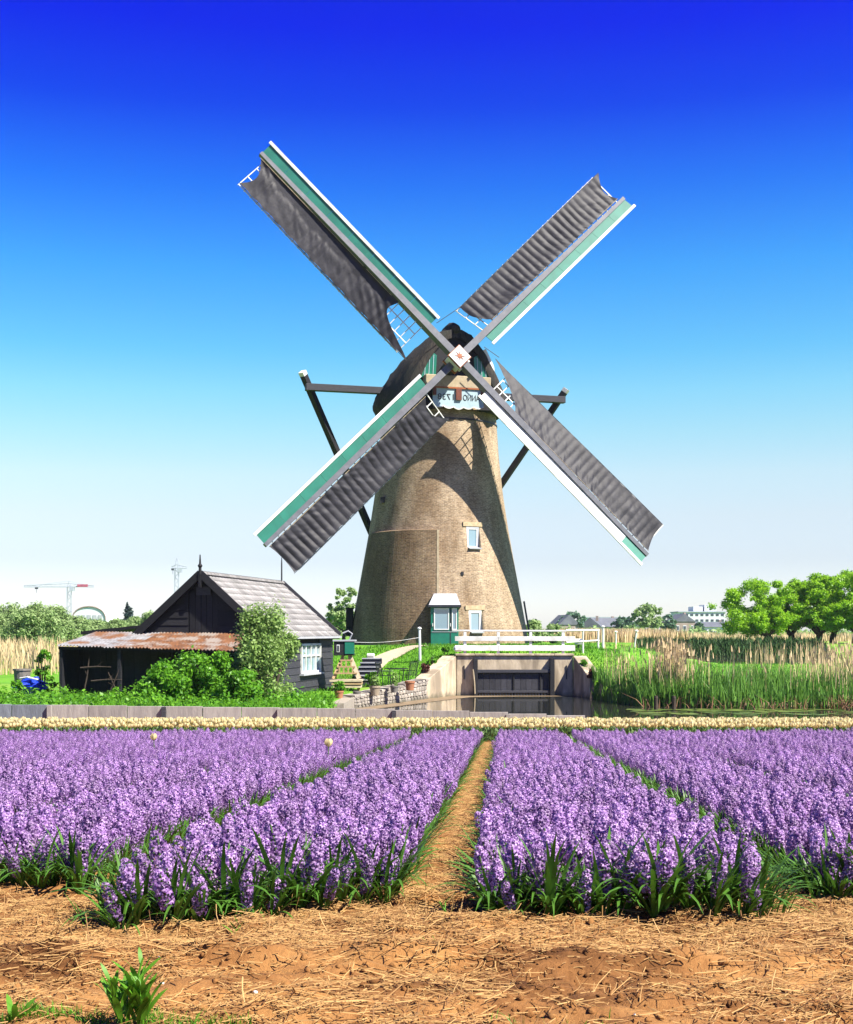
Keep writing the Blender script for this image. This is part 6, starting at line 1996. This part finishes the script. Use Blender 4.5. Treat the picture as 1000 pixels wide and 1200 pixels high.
# ------------------------------------------------------------------ straw, pebbles, clods
def straw(n, xs_, ys_, seed, lmin=0.012, lmax=0.105, wd=0.0024, lift=0.012, tilt=0.12):
    q = np.random.default_rng(seed)
    L = lmin + (lmax - lmin) * q.random(n) ** 2.0; a = q.normal(size=n) * 0.75 + np.where(q.random(n) < 0.3, np.pi / 2, 0)
    z = ground_z(xs_, ys_) + lift * q.random(n) ** 1.5 + 0.002
    w = wd * (0.6 + 0.9 * q.random(n))
    tl = q.normal(size=n) * tilt; tl = np.where(q.random(n) < 0.05, np.abs(q.normal(size=n)) * 0.7, tl)
    dx, dy, dz = np.cos(a) * np.cos(tl), np.sin(a) * np.cos(tl), np.sin(tl)
    sx, sy = -np.sin(a) * w / 2, np.cos(a) * w / 2
    V = np.zeros((n, 9, 3))
    bend = q.normal(size=n) * 0.06 * L
    for k, t in enumerate((-0.5, 0.0, 0.5)):
        bx = -np.sin(a) * bend * (1 - (2 * t) ** 2); by = np.cos(a) * bend * (1 - (2 * t) ** 2)
        cx_ = xs_ + dx * L * t + bx; cy_ = ys_ + dy * L * t + by; cz_ = z + dz * L * t + np.maximum(0, np.abs(dz) * L * 0.45)
        V[:, 3 * k] = np.stack([cx_ - sx, cy_ - sy, cz_], 1); V[:, 3 * k + 1] = np.stack([cx_, cy_, cz_ + w * 0.55], 1); V[:, 3 * k + 2] = np.stack([cx_ + sx, cy_ + sy, cz_], 1)
    b_ = np.arange(n)[:, None] * 9
    Q = np.concatenate([b_ + np.array(f) for f in ((0, 1, 4, 3), (1, 2, 5, 4), (3, 4, 7, 6), (4, 5, 8, 7))], 0)
    return V.reshape(-1, 3), Q


q = np.random.default_rng(91)
n1 = 105000
ys1 = 2.75 + 2.2 * q.random(n1); xs1 = (q.random(n1) - 0.5) * 2 * (0.40 * ys1 + 1.3)
dn_ = 0.58 + 0.9 * vnoise(xs1 * 2.6, ys1 * 4.0) + 0.55 * (smoothstep(3.6, 4.2, ys1) - 0.45)
kp_ = q.random(n1) < np.clip(dn_, 0.06, 1)
# the bare strip between the two central beds and the narrower gaps
n2 = 9000
ys2 = 4.2 + 18.6 * q.random(n2) ** 1.7; cs2 = -0.25 + q.normal(size=n2) * 0.085
gaps = [(0.985, 0.05), (-1.44, 0.05), (2.08, 0.05), (-2.48, .05)]
n3 = 1500
ys3 = np.concatenate([4.3 + 6 * q.random(n3) for _ in gaps]); cs3 = np.concatenate([c_ + q.normal(size=n3) * s_ for c_, s_ in gaps])
xs_all = np.concatenate([xs1[kp_], cs2 + BED_X * ys2, cs3 + BED_X * ys3]); ys_all = np.concatenate([ys1[kp_], ys2, ys3])
V, Q = straw(len(xs_all), xs_all, ys_all, 92)
tag(foliage('straw', V, Q, M['straw']), 'loose golden straw strewn over the soil and the path', 'straw', kind='stuff')
# clods and pale shell bits
def lumps(name, n, rad, seed, m, lab, cat, y0=2.7, y1=4.9):
    q = np.random.default_rng(seed); y = y0 + (y1 - y0) * q.random(n); x = (q.random(n) - 0.5) * 2 * (0.4 * y + 0.2); z = ground_z(x, y)
    base = np.array([(0, 0, 1), (.9, 0, .3), (.28, .85, .3), (-.72, .53, .3), (-.72, -.53, .3), (.28, -.85, .3), (.7, .5, -.4), (-.28, .85, -.4), (-.9, 0, -.4), (-.28, -.85, -.4), (.7, -.5, -.4)])
    tri = np.array([(0, 1, 2), (0, 2, 3), (0, 3, 4), (0, 4, 5), (0, 5, 1), (1, 6, 2), (2, 7, 3), (3, 8, 4), (4, 9, 5), (5, 10, 1), (2, 6, 7), (3, 7, 8), (4, 8, 9), (5, 9, 10), (1, 10, 6)])
    s_ = rad * (0.35 + 1.2 * q.random(n) ** 3)
    V = base[None] * s_[:, None, None] * (1 + 0.35 * q.normal(size=(n, 11, 1))) * np.array([1, 1, 0.7]) + np.stack([x, y, z + s_ * 0.1], 1)[:, None]
    Q = tri[None] + np.arange(n)[:, None, None] * 11
    tag(foliage(name, V.reshape(-1, 3), Q.reshape(-1, 3), m), lab, cat, kind='stuff')


lumps('soil_clods', 7000, 0.009, 95, M['soil'], 'small crumbs and clods of sandy soil', 'soil')
lumps('shell_bits', 70, 0.0055, 96, M['white_paint'], 'tiny white shell fragments on the soil', 'shells')

# ------------------------------------------------------------------ foreground weeds
def weed(u, d, h, nl, ll, wl, lab, seed, stems=1):
    rr = random.Random(seed); x = X(u, d); zg = gz(x, d)
    e = empty('weed', (x, d, zg), lab, 'weed', 'weeds at the field edge')
    for s in range(stems):
        sx = x + rr.uniform(-.05, .05) * (s > 0); lx_, ly_ = rr.uniform(-.05, .05), rr.uniform(-.03, .03); hs = h * (1 if s == 0 else rr.uniform(0.55, 0.85))
        b = MB(); b.tube([(sx, d, zg - 0.01), (sx + lx_ * .4, d + ly_ * .4, zg + hs * 0.5), (sx + lx_, d + ly_, zg + hs)], [0.004, 0.0035, 0.002], 6); b.build('stem', M['grass_blade'], e)
        for k in range(nl):
            t = 0.12 + 0.88 * k / nl; a = k * 2.4 + rr.uniform(-.3, .3); L = ll * (1.15 - 0.65 * t) * rr.uniform(0.85, 1.15)
            V, Q = leaf_strip(L, wl * (1.1 - 0.5 * t), 0.7 - 0.3 * t, seed * 31 + k + 97 * s, 5)
            V = rotz(V, a) + np.array([sx + lx_ * t, d + ly_ * t, zg + hs * t * 0.95]) - np.array(e.location)
            me = npmesh('leaf', V, Q); link('leaf', me, M['grass_blade'], e, smooth=True)


weed(147, 2.84, 0.150, 15, 0.085, 0.019, 'tall leafy green weed with upright stem at the field edge', 1, 4)
weed(10, 2.86, 0.03, 6, 0.06, 0.020, 'low broad leaved weed beside the grass patch', 2)
weed(272, 4.05, 0.035, 4, 0.05, 0.008, 'tiny green seedling on bare soil below the wide leaved hyacinths', 5)
weed(500, 3.9, 0.03, 4, 0.045, 0.006, 'tiny seedling on the straw at the mouth of the path', 6)
weed(527, 4.3, 0.06, 4, 0.06, 0.006, 'thin grassy seedling beside the corner of the bed', 7)
xy = np.stack([X(np.concatenate([q.uniform(20, 300, 900), q.uniform(560, 720, 40), q.uniform(0, 60, 200)]), 2.95), 2.84 + 0.09 * q.random(1140)], 1)
V, Q = blades(xy, ground_z(xy[:, 0], xy[:, 1]) - 0.004, 0.012 + 0.03 * q.random(len(xy)), 0.0026, 0.7, 99)
tag(foliage('edge_grass', V, Q, M['grass_blade']), 'short green grass sprouting along the bottom edge of the field', 'grass', kind='stuff')

# ------------------------------------------------------------------ thin summer haze
b = MB(); b.box((0, 345, 20), (900, 760, 46)); hz = b.build('haze', None)
hm = bpy.data.materials.new('haze'); hm.use_nodes = True; hm.node_tree.nodes.remove(hm.node_tree.nodes['Principled BSDF'])
pv = hm.node_tree.nodes.new('ShaderNodeVolumePrincipled'); pv.inputs['Color'].default_value = (0.90, 0.95, 1.0, 1); pv.inputs['Density'].default_value = 0.00013; pv.inputs['Anisotropy'].default_value = 0.3
hm.node_tree.links.new(pv.outputs[0], hm.node_tree.nodes['Material Output'].inputs['Volume'])
hz.data.materials.append(hm)
tag(hz, 'thin pale haze hanging over the flat land', 'haze', kind='stuff')
